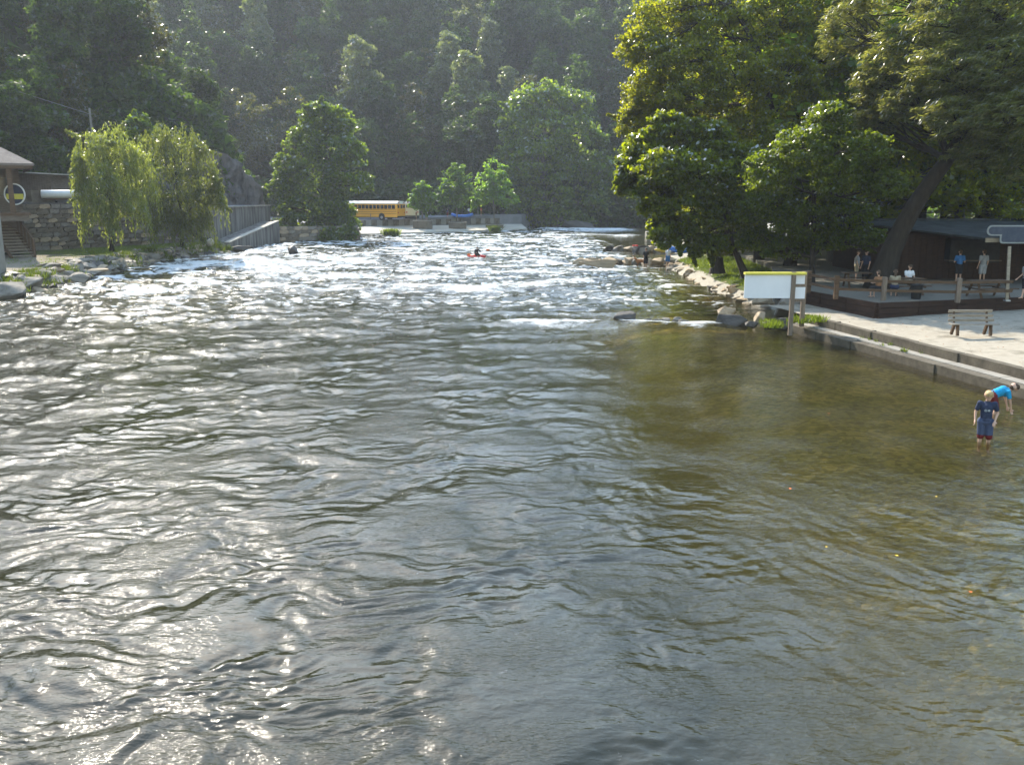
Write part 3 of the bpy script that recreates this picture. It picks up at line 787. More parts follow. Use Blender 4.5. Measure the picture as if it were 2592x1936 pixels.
# ---- the trees of the wooded slopes: shared crowns, each tree an object
def forest_proto(seed, mat, R_=5.0, H_=13.0, size=0.40, kind=0):
    rg = np.random.default_rng(seed)
    lobes = []
    nl = 9
    for i in range(nl):
        a = rg.uniform(0, 2 * math.pi); hz = rg.uniform(0.35, 1.0)
        rr = R_ * (1.05 - hz * 0.75) * rg.uniform(0.35, 1.0)
        s = R_ * rg.uniform(0.36, 0.56)
        lobes.append((np.array([math.cos(a) * rr, math.sin(a) * rr, H_ * hz]), (s, s, s * (0.9 if kind == 0 else 1.3))))
    lobes.append((np.array([0, 0, H_ * 1.0]), (R_ * 0.45, R_ * 0.45, R_ * 0.5)))
    lobes.append((np.array([0, 0, H_ * 0.55]), (R_ * 0.8, R_ * 0.8, R_ * 0.8)))
    C, Rr, L = on_lobes(lobes, 16, rg, sub=0.36, flat=0.55)
    V, F = leaf_cloud(C, Rr, 40, size, rg, 0.8, tri=True, up=0.8)
    tp = np.array([[0, 0, -2.5], [0.2, 0.1, H_ * 0.4], [0, 0, H_ * 0.9]])
    Vb, Fb = tubes([(tp, [0.35, 0.25, 0.08])], 5)
    me = np_mesh('hill_tree', V, F)
    return me
FP = [(forest_proto(101, 0), 'leaf_far'), (forest_proto(102, 0, 4.4, 14.5, kind=1), 'leaf_far'), (forest_proto(103, 0, 5.4, 12), 'leaf_far2'),
      (forest_proto(104, 0, 4.8, 13.5), 'leaf_far'), (forest_proto(105, 0, 4.0, 15, kind=1), 'leaf_far3'), (forest_proto(106, 0, 5.2, 12.5), 'leaf_far2')]
for me_, mn in FP: me_.materials.append(M[mn])
n_forest = 0
def hill_tree(x, y, z, proto, s, rz, label, group):
    global n_forest
    o = bpy.data.objects.new('hill_tree', FP[proto][0])
    o.location = (x, y, z - 0.6); o.rotation_euler = (0, 0, rz); o.scale = (s, s, s * rng.uniform(0.9, 1.15))
    COL.objects.link(o)
    tag(o, label, 'tree', group); n_forest += 1
    return o
LOOK = ['dark green tree', 'narrow tree', 'rusty-olive tree', 'full green tree', 'pale tree', 'olive tree']
def scatter(x0, x1, y0, y1, step, fn, weights, place, group, smin=0.8, smax=1.25, vis=None):
    for yy in np.arange(y0, y1, step):
        for xx in np.arange(x0, x1, step):
            x = xx + rng.uniform(-0.42, 0.42) * step; y = yy + rng.uniform(-0.42, 0.42) * step
            z = float(fn(np.array([x]), np.array([y]))[0])
            if z < 1.0: continue
            z = float(hill(np.array([x]), np.array([y]))[0])
            if abs(x) / max(y, 1) > 0.62: continue
            if (z - CAM_H) / y > 0.27: continue
            if vis is not None and not vis(x, y, z): continue
            p = int(rng.choice(6, p=weights))
            e = (z - CAM_H) / y; uu = 1296 + x / y * FPX
            band = ('at the foot of', 'low on', 'partway up', 'high on', 'near the top of')[int(np.clip(e * 22, 0, 4))]
            zone = ''
            for lim, nm in ((130, ', over the lodge roof'), (330, ', over the first willow'), (520, ', over the second willow'), (700, ', over the streaked wall'), (850, ', over the tree on the quay'), (1010, ', over the yellow bus'), (1130, ', over the smallest planter tree'),
                            (1290, ', over the wider planter trees'), (1460, ', behind the lone bend tree'), (1700, ', over the river bend'), (9999, ', behind the near-bank canopy')):
                if uu < lim: zone = nm; break
            hill_tree(x, y, z, p, rng.uniform(smin, smax), rng.uniform(0, 6.28), f'{LOOK[p]} {band} {place}{zone}', group)
scatter(-100, -33, 46, 146, 6.6, hill_left, [0.34, 0.14, 0.26, 0.14, 0.04, 0.08], 'the near spur', 'trees on the near wooded spur', 0.55, 0.95,
        vis=lambda x, y, z: not (103 < y < 128 and float(foot_left(np.array([y]))[0]) - x < 1.0))
scatter(-110, 84, 150, 262, 9.0, hill_centre, [0.3, 0.2, 0.1, 0.2, 0.1, 0.1], 'the far mountainside', 'trees on the far mountainside', 0.85, 1.35,
        vis=lambda x, y, z: x < 55)
# everything beyond the top of the frame and between the trunks reads as one mass
def woods():
    rg = np.random.default_rng(77)
    xs = rg.uniform(-180, 190, 60000); ys = rg.uniform(30, 330, 60000)
    zs = hill(xs, ys)
    ok = (zs > 1.6) & ~((np.abs(ys - 117) < 8) & (foot_left(ys) - xs < 1.5) & (foot_left(ys) - xs > -5)) & (np.abs(xs) < ys * 0.9 + 20)
    xs, ys, zs = xs[ok][:17000], ys[ok][:17000], zs[ok][:17000]
    far = smooth_step(0.24, 0.32, (zs - CAM_H) / np.maximum(ys, 1))
    lift = rg.uniform(0.2, 2.5, len(xs)) + far * rg.uniform(3, 11, len(xs))
    C = np.stack([xs, ys, zs + lift], 1)
    return leaf_cloud(C, np.stack([1.6 + far, 1.6 + far, 1.1 + far], 1) * np.ones((len(C), 3)), 9, 0.95, rg, 0.8, tri=True)
V, F = woods()
def brush():
    rg = np.random.default_rng(78)
    xs = rg.uniform(-75, 85, 3200); y0 = np.interp(xs, [-200, -60, -40, -20, 20, 60, 120], [140, 162, 170, 174, 180, 186, 200])
    C = np.stack([xs, y0 + rg.uniform(-3.5, 6, len(xs)), rg.uniform(0.2, 8.5, len(xs))], 1)
    return leaf_cloud(C, np.ones((len(C), 3)) * [1.8, 1.4, 1.3], 12, 0.75, rg, 0.8, tri=True)
def spur_cover():
    rg = np.random.default_rng(79)
    ys = rg.uniform(84, 132, 2700); d = rg.uniform(-0.3, 14, len(ys)); xs = foot_left(ys) - d
    zs = hill(xs, ys); ok = zs > 3
    C = np.stack([xs, ys, zs + rg.uniform(0.2, 2.6, len(xs))], 1)[ok]
    return leaf_cloud(C, np.ones((len(C), 3)) * [1.1, 1.1, 0.9], 14, 0.5, rg, 0.8, tri=True)
V2, F2 = spur_cover(); F = np.vstack([F, F2 + len(V)]); V = np.vstack([V, V2])
V2, F2 = brush(); F = np.vstack([F, F2 + len(V)]); V = np.vstack([V, V2])
o = link('undergrowth', np_mesh('undergrowth', V, F), M['leaf_far']); tag(o, kind='stuff')

# ---- trees along the water that stand on their own
rgm = np.random.default_rng(5)
def willow_strands(lobes, count, lmin, lmax, leaf=0.16, seed=3):
    def f(rg, base):
        V, F = [], []; off = 0
        for (c, r) in lobes:
            c = np.array(tuple(c)) - base
            for _ in range(count):
                d = rg.normal(size=3); d[2] = abs(d[2]) * 0.9; d /= np.linalg.norm(d)
                p = c + d * np.array(r) * rg.uniform(0.75, 1.02)
                L = rg.uniform(lmin, lmax) * (0.5 + 0.5 * (1 - d[2]))
                n = int(L / 0.10)
                t = np.linspace(0, 1, n)[:, None]
                out = np.array([d[0], d[1], 0]) * 0.5
                q = p + out * np.sin(t * 1.5) * L * 0.35 + np.array([0, 0, -1.0]) * (t ** 1.3) * L
                q += rg.normal(size=q.shape) * 0.05
                a = np.array([0, 0, -1.0]) + rg.normal(size=(n, 3)) * 0.35; a /= np.linalg.norm(a, axis=1, keepdims=True)
                b = np.cross(a, rg.normal(size=(n, 3))); b /= np.linalg.norm(b, axis=1, keepdims=True)
                s = leaf * rg.uniform(0.7, 1.4, (n, 1))
                V.append(np.stack([q - b * s * 0.22, q + b * s * 0.22 - a * s * 0.2, q + a * s * 1.5, q - b * s * 0.3 + a * s * 0.5], 1).reshape(-1, 3))
                F.append(np.arange(n * 4).reshape(n, 4) + off); off += n * 4
        return np.vstack(V), np.vstack(F)
    return f

wl1 = [lobe(232, 400, 76, 40, 75), lobe(285, 390, 77, 55, 70), lobe(262, 480, 75, 60, 60), lobe(330, 430, 78, 50, 70), lobe(320, 520, 76, 50, 50), lobe(250, 540, 75, 45, 40), lobe(215, 470, 76, 22, 60), lobe(348, 470, 79, 42, 75)]
tree('willow_tree', 'weeping willow nearest the wooden stairs, its thin trunk on the lawn', [at(283, 636, 1.1), atY(284, 560, 76.5), atY(275, 470, 76.5), atY(262, 400, 76.5)], 0.16, 0.06,
     wl1, M['leaf_wil'], M['bark_dark'], per=26, n=34, size=0.28, aspect=0.3, dirn=(0, 0, -1), dspread=0.5, seed=11, group='weeping willows before the stone wall',
     extra=[willow_strands(wl1, 75, 1.2, 3.8)])
wl2 = [lobe(400, 390, 84, 50, 75), lobe(460, 385, 84, 55, 75), lobe(510, 440, 85, 38, 80), lobe(430, 480, 83, 65, 65), lobe(480, 530, 84, 50, 55), lobe(380, 520, 82, 40, 55), lobe(430, 560, 83, 50, 35), lobe(500, 560, 84, 35, 40), lobe(545, 500, 85, 22, 50)]
tree('willow_tree', 'broader weeping willow beside the end of the concrete wall', [at(462, 622, 1.1), atY(460, 560, 84), atY(450, 480, 84), atY(440, 400, 84)], 0.2, 0.07,
     wl2, M['leaf_wil'], M['bark_dark'], per=26, n=34, size=0.28, aspect=0.3, dirn=(0, 0, -1), dspread=0.5, seed=12, group='weeping willows before the stone wall',
     extra=[willow_strands(wl2, 75, 1.2, 3.8)])
lb = [lobe(350, 320, 92, 30, 30), lobe(372, 350, 92, 32, 30), lobe(335, 365, 92, 32, 34), lobe(360, 400, 92, 45, 45)]
tree('broadleaf_tree', 'round-topped green tree rising behind the two weeping willows', [atY(360, 500, 92), atY(358, 440, 92), atY(352, 340, 92)], 0.2, 0.06, lb, M['leaf_mid'], M['bark_grey'], per=26, n=30, size=0.34, seed=13)

# the big tree on the stone bank by the bus
ct = [lobe(805, 300, 126, 42, 38), lobe(858, 318, 126, 38, 42), lobe(770, 365, 125, 48, 42), lobe(835, 385, 124, 60, 48), lobe(890, 390, 126, 36, 42), lobe(735, 425, 124, 42, 36),
      lobe(790, 455, 123, 62, 48), lobe(868, 460, 124, 60, 42), lobe(915, 462, 126, 26, 26), lobe(712, 480, 123, 34, 30), lobe(760, 530, 122, 56, 40), lobe(720, 575, 122, 34, 26),
      lobe(830, 540, 123, 60, 45), lobe(870, 560, 123, 34, 42), lobe(790, 585, 122, 60, 22), lobe(700, 592, 119.5, 30, 20), lobe(755, 598, 119.5, 45, 18), lobe(830, 598, 119.8, 45, 18), lobe(878, 592, 120.6, 24, 20)]
tree('riverside_tree', 'large spreading green tree on the stone bank in front of the school bus', [atY(830, 592, 124), atY(828, 520, 124), atY(826, 420, 125), atY(822, 310, 126)], 0.5, 0.12,
     ct, M['leaf_mid'], M['bark_dark'], per=50, n=36, size=0.42, aspect=0.75, sub=0.33, flat=0.5, seed=14, tri=False)

def planter_tree(u, vb, vt, Y, w, label, seed):
    h = vb - vt
    ls = [lobe(u, vt + h * 0.16, Y, w * 0.24, h * 0.17), lobe(u - w * 0.14, vt + h * 0.36, Y, w * 0.30, h * 0.18), lobe(u + w * 0.15, vt + h * 0.38, Y, w * 0.30, h * 0.18),
          lobe(u - w * 0.25, vt + h * 0.58, Y, w * 0.27, h * 0.19), lobe(u + w * 0.24, vt + h * 0.58, Y, w * 0.28, h * 0.19), lobe(u, vt + h * 0.6, Y, w * 0.35, h * 0.2)]
    return tree('planter_tree', label, [atY(u + 2, vb + 2, Y), atY(u, vb - h * 0.2, Y), atY(u, vt + h * 0.2, Y)], 0.13, 0.05, ls, M['leaf_lin'], M['bark_grey'],
                per=22, n=26, size=0.42, seed=seed, group='young trees in stone planters by the ramp')
planter_tree(1068, 556, 462, 152, 68, 'smallest of the young planter trees, right behind the white end of the bus', 21)
planter_tree(1156, 560, 413, 155, 96, 'young round tree in the middle stone planter on the landing', 22)
planter_tree(1250, 566, 408, 160, 112, 'widest young tree, in the last stone planter before the dark woods', 23)

bt = [lobe(1345, 262, 178, 50, 44), lobe(1400, 250, 178, 44, 42), lobe(1455, 268, 178, 38, 34), lobe(1310, 300, 177, 46, 44), lobe(1375, 330, 175, 70, 55), lobe(1450, 340, 177, 58, 50),
      lobe(1300, 370, 176, 46, 40), lobe(1500, 350, 178, 36, 26), lobe(1360, 410, 174, 78, 50), lobe(1460, 420, 176, 60, 52), lobe(1315, 440, 175, 46, 42), lobe(1515, 440, 178, 34, 60),
      lobe(1380, 490, 174, 75, 52), lobe(1480, 510, 176, 56, 50), lobe(1320, 520, 175, 44, 46), lobe(1420, 555, 175, 80, 30)]
tree('sycamore_tree', 'huge pale-limbed tree standing alone at the river bend below the mountain', [atY(1395, 584, 177), atY(1378, 480, 177), atY(1372, 380, 177), atY(1390, 260, 178)], 0.6, 0.15,
     bt, M['leaf_mid'], M['bark_grey'], per=44, n=34, size=0.62, aspect=0.75, sub=0.33, flat=0.5, seed=15)
bt2 = [lobe(1580, 470, 186, 46, 52), lobe(1620, 400, 188, 40, 52), lobe(1545, 530, 184, 40, 40), lobe(1600, 545, 186, 46, 34), lobe(1590, 330, 190, 40, 50), lobe(1640, 500, 188, 40, 50)]
tree('broadleaf_tree', 'dark green tree at the water where the river turns out of sight', [atY(1600, 584, 187), atY(1602, 480, 187), atY(1605, 360, 188)], 0.5, 0.15,
     bt2, M['leaf_far'], M['bark_dark'], per=24, n=26, size=0.85, sub=0.36, seed=16)

# ---- the tall trees of the near bank
HEM = np.array([-0.85, -0.1, -0.45])
yt = [lobe(1690, 60, 58, 90, 70), lobe(1770, 10, 59, 100, 80), lobe(1640, 130, 57, 70, 55), lobe(1720, 160, 56, 90, 60), lobe(1830, 90, 57, 90, 70), lobe(1660, 235, 57, 75, 50), lobe(1760, 250, 55, 80, 55),
      lobe(1870, 200, 55, 80, 70), lobe(1960, 60, 58, 90, 80), lobe(2050, 20, 60, 90, 80), lobe(1990, 200, 56, 80, 70), lobe(2090, 150, 58, 80, 70), lobe(1900, 320, 55, 80, 55), lobe(1800, -60, 60, 120, 70),
      lobe(2000, -70, 60, 120, 70), lobe(1620, 240, 60, 40, 40), lobe(2060, 290, 56, 80, 60), lobe(1790, 350, 56, 70, 50), lobe(1610, 320, 58, 46, 50), lobe(1680, 300, 57, 60, 50), lobe(1870, 400, 53, 70, 50), lobe(1980, 370, 53, 60, 50)]
def P_(l, Y): return [atY(u, v, Y) for u, v in l]
t = tree('yellowing_tree', 'tall spreading tree with yellow-green leaves and dark forking limbs over the water', P_([(2045, 650), (2035, 560), (2010, 470), (1975, 350), (1940, 240), (1905, 90), (1850, 10)], 57), 0.36, 0.12,
     yt, M['leaf_yel'], M['bark_dark'], per=95, n=42, size=0.17, aspect=0.75, sub=0.24, flat=0.55, seed=31, every=5)
st = [lobe(1640, 390, 52, 62, 55), lobe(1700, 330, 52, 65, 50), lobe(1610, 425, 52, 50, 42), lobe(1690, 430, 50, 75, 55), lobe(1780, 360, 52, 70, 55), lobe(1770, 450, 50, 80, 60), lobe(1860, 430, 52, 70, 60),
      lobe(1660, 505, 51, 55, 45), lobe(1740, 540, 50, 80, 55), lobe(1840, 540, 51, 75, 60), lobe(1720, 600, 50, 70, 36), lobe(1800, 625, 50, 50, 30), lobe(1590, 470, 52, 34, 28), lobe(1680, 570, 51, 40, 28)]
tree('maple_tree', 'bright green broad-leaved tree leaning over the river above the blue raft', P_([(1888, 700), (1862, 640), (1838, 570), (1800, 500), (1760, 420)], 51), 0.20, 0.07,
     st, M['leaf_syc'], M['bark_dark'], per=75, n=36, size=0.21, aspect=0.85, sub=0.26, flat=0.6, seed=32, every=4)
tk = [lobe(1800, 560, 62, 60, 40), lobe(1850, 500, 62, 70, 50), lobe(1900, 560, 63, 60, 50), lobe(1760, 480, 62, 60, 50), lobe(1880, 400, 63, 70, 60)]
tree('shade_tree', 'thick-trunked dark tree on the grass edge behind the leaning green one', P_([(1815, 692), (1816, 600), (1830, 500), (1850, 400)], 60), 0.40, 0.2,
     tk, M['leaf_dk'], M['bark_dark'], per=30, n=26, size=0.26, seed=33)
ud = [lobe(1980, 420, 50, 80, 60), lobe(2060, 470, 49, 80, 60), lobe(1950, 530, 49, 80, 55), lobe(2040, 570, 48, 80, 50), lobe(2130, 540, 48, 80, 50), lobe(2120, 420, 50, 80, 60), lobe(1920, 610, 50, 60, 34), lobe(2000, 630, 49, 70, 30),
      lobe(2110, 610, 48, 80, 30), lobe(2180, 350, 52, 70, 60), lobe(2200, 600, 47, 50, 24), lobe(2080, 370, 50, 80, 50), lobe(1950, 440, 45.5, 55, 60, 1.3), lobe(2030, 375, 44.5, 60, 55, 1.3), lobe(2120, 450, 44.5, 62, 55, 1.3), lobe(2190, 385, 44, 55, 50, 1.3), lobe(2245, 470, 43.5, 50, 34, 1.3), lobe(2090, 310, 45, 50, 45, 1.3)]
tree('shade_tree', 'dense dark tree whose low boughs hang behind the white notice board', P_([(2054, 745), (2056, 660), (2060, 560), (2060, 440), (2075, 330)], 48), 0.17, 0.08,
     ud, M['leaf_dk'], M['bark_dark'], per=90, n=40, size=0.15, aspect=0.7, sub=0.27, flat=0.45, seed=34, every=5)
hm = [lobe(2420, 60, 44, 120, 80), lobe(2530, 40, 43, 110, 80), lobe(2300, 130, 46, 110, 70), lobe(2420, 180, 43, 120, 70), lobe(2540, 180, 42, 110, 80), lobe(2240, 220, 47, 80, 60), lobe(2330, 270, 45, 100, 55), lobe(2450, 300, 42, 110, 60),
      lobe(2570, 300, 41, 100, 70), lobe(2260, -20, 48, 110, 80), lobe(2400, -80, 46, 150, 80), lobe(2600, 420, 41, 80, 60), lobe(2500, 390, 42, 80, 45), lobe(2230, 310, 48, 70, 40), lobe(2660, 200, 42, 100, 120), lobe(2150, 90, 50, 70, 80)]
tree('hemlock_tree', 'great leaning dark-trunked tree with drooping feathery boughs beside the snack bar', P_([(2222, 735), (2245, 650), (2290, 560), (2345, 470), (2405, 395), (2460, 330), (2500, 200), (2510, 80)], 45), 0.52, 0.2,
     hm, M['leaf_hem'], M['bark_dark'], per=120, n=44, size=0.24, aspect=0.22, dirn=HEM, dspread=0.35, sub=0.24, flat=0.35, seed=35, every=6)
rb = [lobe(2400, 470, 60, 80, 50), lobe(2480, 500, 58, 80, 45), lobe(2560, 480, 58, 80, 60), lobe(2590, 560, 55, 60, 30), lobe(2500, 420, 60, 90, 60), lobe(2330, 430, 62, 50, 60)]
tree('broadleaf_tree', 'sunlit yellow-green tree growing behind the snack bar roof', P_([(2480, 650), (2482, 560), (2490, 440)], 62), 0.3, 0.12, rb, M['leaf_yel'], M['bark_dark'], per=40, n=30, size=0.2, seed=36, sub=0.26)
# a screen of trees further back behind the buildings
BACK = [(2150, 78, 'dark tree behind the little gabled hut'), (2290, 88, 'tall tree with a pale trunk behind the leaning giant'), (2390, 80, 'green tree behind the middle of the long snack bar roof'),
        (2500, 92, 'leafy tree furthest back behind the snack bar'), (1980, 84, 'tree seen through the boughs above the white board'), (2070, 96, 'slim tree deep in the shade between picnic ground and hut'),
        (1890, 90, 'tree standing beyond the gravel landing'), (2620, 84, 'tree behind the blue roof sign'), (2210, 100, 'hindmost tree above the hut roof'), (1740, 112, 'small tree beyond the raft landing'), (1690, 128, 'tree by the concrete block upstream'),
        (1930, 66, 'shade tree straight behind the white notice board'), (2010, 60, 'shade tree rising from the back of the picnic ground'), (2120, 64, 'shade tree left of the hut roof'), (2200, 60, 'shade tree whose boughs brush the hut'),
        (2330, 66, 'tree growing tight against the back of the snack bar'), (2440, 68, 'second tree tight behind the snack bar roof'), (2540, 64, 'third tree tight behind the snack bar, nearest the roof sign'), (2650, 60, 'tree at the outer corner of the snack bar'),
        (1850, 74, 'tree shading the grass strip from behind'), (1790, 82, 'tree at the inland edge of the raft landing'), (2260, 74, 'tree filling the gap above the hut lamp')]
bme = None
for i, (u, Y, lab) in enumerate(BACK):
    base = atY(u, 500, Y); base.z = 1.2
    rg = np.random.default_rng(300 + i % 3)
    H_ = 15.0
    ls = [(np.array([rg.uniform(-3, 3), rg.uniform(-3, 3), H_ * h]), (2.6, 2.6, 2.2)) for h in (0.3, 0.4, 0.5, 0.6, 0.7, 0.8, 0.9, 1.0, 0.45, 0.65, 0.85)]
    if i < 3:
        C, Rr, L = on_lobes(ls, 24, rg, sub=0.3, flat=0.5)
        tp = smooth_path([(0, 0, -0.3), (0.2, 0, 5), (0, 0.3, 13)])
        Vb, Fb = branches(tp, np.linspace(0.32, 0.1, len(tp)), ls, C, L, rg, every=6)
        V, F = leaf_cloud(C, Rr, 26, 0.3, rg, 0.75)
        tm, cm = np_mesh('trunk', Vb, Fb, True), np_mesh('crown', V, F)
        tm.materials.append(M['bark_grey' if i == 1 else 'bark_dark']); cm.materials.append(M[['leaf_mid', 'leaf_dk', 'leaf_yel'][i]])
        if bme is None: bme = []
        bme.append((tm, cm))
    tm, cm = bme[i % 3]
    root = empty('background_tree', base, rng.uniform(0, 6.28)); tag(root, lab, 'tree', 'trees behind the picnic ground')
    s = rng.uniform(0.95, 1.25); root.scale = (s * 1.25, s * 1.25, s)
    link('trunk', tm, None, root); link('crown', cm, None, root)

# ------------------------------------------------------------------ stones
def hull_mesh(seed, n=16, flat=1.0):
    rg = np.random.default_rng(seed)
    bm = bmesh.new()
    for _ in range(n):
        d = rg.normal(size=3); d /= np.abs(d).max() ** 0.8 * np.linalg.norm(d) ** 0.2 + 1e-6
        bm.verts.new(Vector((d[0] * 0.5, d[1] * 0.5, d[2] * 0.5 * flat)) * rg.uniform(0.85, 1.0))
    bmesh.ops.convex_hull(bm, input=bm.verts)
    bmesh.ops.delete(bm, geom=[v for v in bm.verts if not v.link_faces], context='VERTS')
    bmesh.ops.bevel(bm, geom=list(bm.edges), offset=0.035, segments=1, affect='EDGES')
    me = bpy.data.meshes.new('stone'); bm.to_mesh(me); bm.free()
    return me
STONES = {}
def stone_mesh(mat, i):
    k = (mat, i % 7)
    if k not in STONES:
        me = hull_mesh(500 + i % 7); me.materials.append(M[mat]); STONES[k] = me
    return STONES[k]
def stone(c, s, mat='rock', i=None, parent=None, name='stone', rz=None, tilt=0.12):
    o = bpy.data.objects.new(name, stone_mesh(mat, int(rng.integers(0, 7)) if i is None else i))
    o.scale = s; o.location = c
    o.rotation_euler = (rng.uniform(-tilt, tilt), rng.uniform(-tilt, tilt), rng.uniform(0, 6.28) if rz is None else rz)
    COL.objects.link(o)
    if parent is not None:
        o.parent = parent; o.location = Vector(c) - parent.location
    return o

def jetty(name, label, pts, z, width, size, mats, seed):
    """a row of piled stones along pts (world)"""
    rg = np.random.default_rng(seed)
    root = empty(name, (pts[0][0], pts[0][1], 0)); tag(root, label, 'jetty')
    P = np.array([(p[0], p[1]) for p in pts]); seg = np.linalg.norm(np.diff(P, axis=0), axis=1); S = np.concatenate([[0], np.cumsum(seg)])
    s = 0
    while s < S[-1]:
        x = np.interp(s, S, P[:, 0]); y = np.interp(s, S, P[:, 1])
        for row in range(2):
            sz = size * rg.uniform(0.7, 1.35)
            stone((x + rg.uniform(-0.2, 0.2), y + rg.uniform(-width, width), z * 0.2 + rg.uniform(-0.1, 0.12)), (sz * 1.25, sz * 0.95, (z + 0.3) * rg.uniform(0.9, 1.3)), mats[int(rg.integers(0, len(mats)))], None, root)
        s += size * 0.72
    return root

# rock armour along the lawn on the west bank
root = empty('rock_revetment', (-31, 60, 0)); tag(root, 'tumbled grey rocks lining the grassy bank below the path and willows', 'rocks')
for i in range(210):
    y = rng.uniform(47, 97)
    x = np.interp(y, [w[0] for w in LW], [w[1] for w in LW])
    d = rng.uniform(-0.3, 1.9); z = np.interp(d, [-0.4, 0.7, 1.8], [-0.1, 0.72, 1.02])
    s = rng.uniform(0.35, 1.0) * (1.25 if y < 70 else 1)
    stone((x - d, y, z), (s * 1.4, s * 1.1, s * 0.62), ['rock', 'rock', 'rock_dark', 'rock_warm'][int(rng.integers(0, 4))], None, root)
BIG = [(20, 740, 3.2, 2.2, 1.3), (62, 725, 2.6, 2.0, 1.1), (100, 700, 2.4, 1.8, 0.9), (200, 705, 2.0, 1.5, 0.7), (272, 655, 2.4, 1.6, 0.6), (340, 640, 2.0, 1.4, 0.6), (150, 690, 2.2, 1.6, 0.7), (240, 690, 1.6, 1.2, 0.5), (430, 645, 1.8, 1.4, 0.5), (490, 625, 1.6, 1.2, 0.8)]
for (u, v, a, b, c) in BIG:
    p = at(u, v, 0.35); stone((p.x, p.y, 0.4), (a, b, c), ['rock', 'rock_warm'][int(u) % 2], None, root)
for (u, v, a, b) in ((225, 650, 2.0, 1.2), (190, 655, 1.8, 1.3), (250, 682, 1.5, 1.0)):       # flat slabs by the path
    p = at(u, v, 1.15); stone((p.x, p.y, 1.12), (a, b, 0.22), 'rock_warm', 3, root, rz=0.2, tilt=0.03)

# grass, weeds
def tufts(name, spots, h, spread, per, mat, seed=1):
    rg = np.random.default_rng(seed)
    C = np.array(spots, dtype=float)
    N = len(C) * per
    base = np.repeat(C, per, 0) + np.concatenate([rg.normal(size=(N, 2)) * spread, np.zeros((N, 1))], 1)
    hh = h * rg.uniform(0.5, 1.3, (N, 1))
    lean = np.concatenate([rg.normal(size=(N, 2)) * 0.45, np.ones((N, 1))], 1) * hh
    a = rg.uniform(0, 2 * math.pi, N); w = np.stack([np.cos(a), np.sin(a), 0 * a], 1) * hh * 0.09
    V = np.stack([base - w, base + w, base + lean], 1).reshape(-1, 3)
    o = link(name, np_mesh(name, V, np.arange(N * 3).reshape(N, 3)), mat); tag(o, kind='stuff')
    return o
sp = []
for i in range(2600):
    y = rng.uniform(62, 98); x = np.interp(y, [w[0] for w in LW], [w[1] for w in LW]); d = rng.uniform(1.2, 8)
    if y < 76 and rng.random() < 0.85: continue
    sp.append((x - d, y, 1.05))
tufts('lawn_grass', sp, 0.16, 0.22, 14, M['grass'], 2)
sp = []
for i in range(330):
    y = rng.uniform(47, 99); x = np.interp(y, [w[0] for w in LW], [w[1] for w in LW]); d = rng.uniform(-0.1, 1.7)
    if perlin(np.array([y / 3.0]), np.array([0.5]), 9)[0] > 0.02 or y > 90: sp.append((x - d, y, float(np.interp(d, [-0.4, 0.7, 1.8], [-0.1, 0.7, 1.0]))))
tufts('bank_weeds', sp, 0.36, 0.32, 60, M['grass'], 3)
sp = []
for i in range(1500):
    y = rng.uniform(51, 77); x = np.interp(y, [w[0] for w in RW], [w[1] for w in RW]); d = rng.uniform(1.0, 5.5); sp.append((x + d, y, float(np.interp(d, [0.6, 2.2, 6], [0.42, 0.76, 1.05]))))
tufts('shore_grass', sp, 0.16, 0.2, 16, M['grass'], 4)

# ------------------------------------------------------------------ stone retaining wall behind the willows
wa = Vector((-44.0, 76.5, 1.0)); wb = Vector((-33.2, 96.0, 1.0))
root = empty('stone_wall', wa); tag(root, 'high dry-laid wall of brown stone blocks behind the willows', 'wall')
d = (wb - wa); Lw = d.length; dn = d.normalized(); nrm = Vector((dn.y, -dn.x, 0))
rzw = math.atan2(dn.y, dn.x)
MB().box((d * 0.5 + Vector((0, 0, 2.1)) - nrm * 0.85)[:], (Lw, 1.0, 4.4), rzw).build('core', M['rock_dark'], root)
blocks = []
for i in range(6):
    rg = np.random.default_rng(40 + i); bm = bmesh.new()
    bmesh.ops.create_cube(bm, size=1.0)
    bmesh.ops.subdivide_edges(bm, edges=bm.edges[:], cuts=1)
    for v in bm.verts: v.co += Vector(rg.normal(size=3) * 0.07)
    me = bpy.data.meshes.new('block'); bm.to_mesh(me); bm.free(); me.materials.append(M[['wall_stone', 'wall_stone', 'rock_warm', 'rock', 'wall_stone', 'rock'][i]]); blocks.append(me)
zc = 0.0; n_b = 0
hs_ = [0.48, 0.36, 0.44, 0.40, 0.46, 0.38, 0.42, 0.36, 0.44, 0.46]
for r_, h_ in enumerate(hs_):
    s = -rng.uniform(0, 0.6)
    while s < Lw and n_b < 292:
        w_ = rng.uniform(0.5, 1.25)
        p = dn * (s + w_ / 2) + Vector((0, 0, zc + h_ / 2)) - nrm * (0.18 + r_ * 0.02)
        o = bpy.data.objects.new('stone', blocks[int(rng.integers(0, 6))]); COL.objects.link(o); o.parent = root
        o.location = p; o.scale = (w_ * 0.93, 0.5 + rng.uniform(-0.16, 0.22), h_ * 0.88); o.rotation_euler = (0, rng.uniform(-0.02, 0.02), rzw)
        s += w_; n_b += 1
    zc += h_
# upper masonry under the wooden annex
root = empty('stone_foundation', (-46.5, 80, 4.9)); tag(root, 'dark stone foundation under the plank-sided annex', 'foundation')
MB().box((0.3, 2.5, 0.4), (7.0, 4.0, 2.2)).build('masonry', M['wall_stone'], root)
for i in range(26):
    o = bpy.data.objects.new('stone', blocks[i % 6]); COL.objects.link(o); o.parent = root
    o.location = (-2.6 + (i % 9) * 0.74 + (i // 9) * 0.2, 0.42, -0.25 + (i // 9) * 0.5); o.scale = (0.7, 0.3, 0.46)

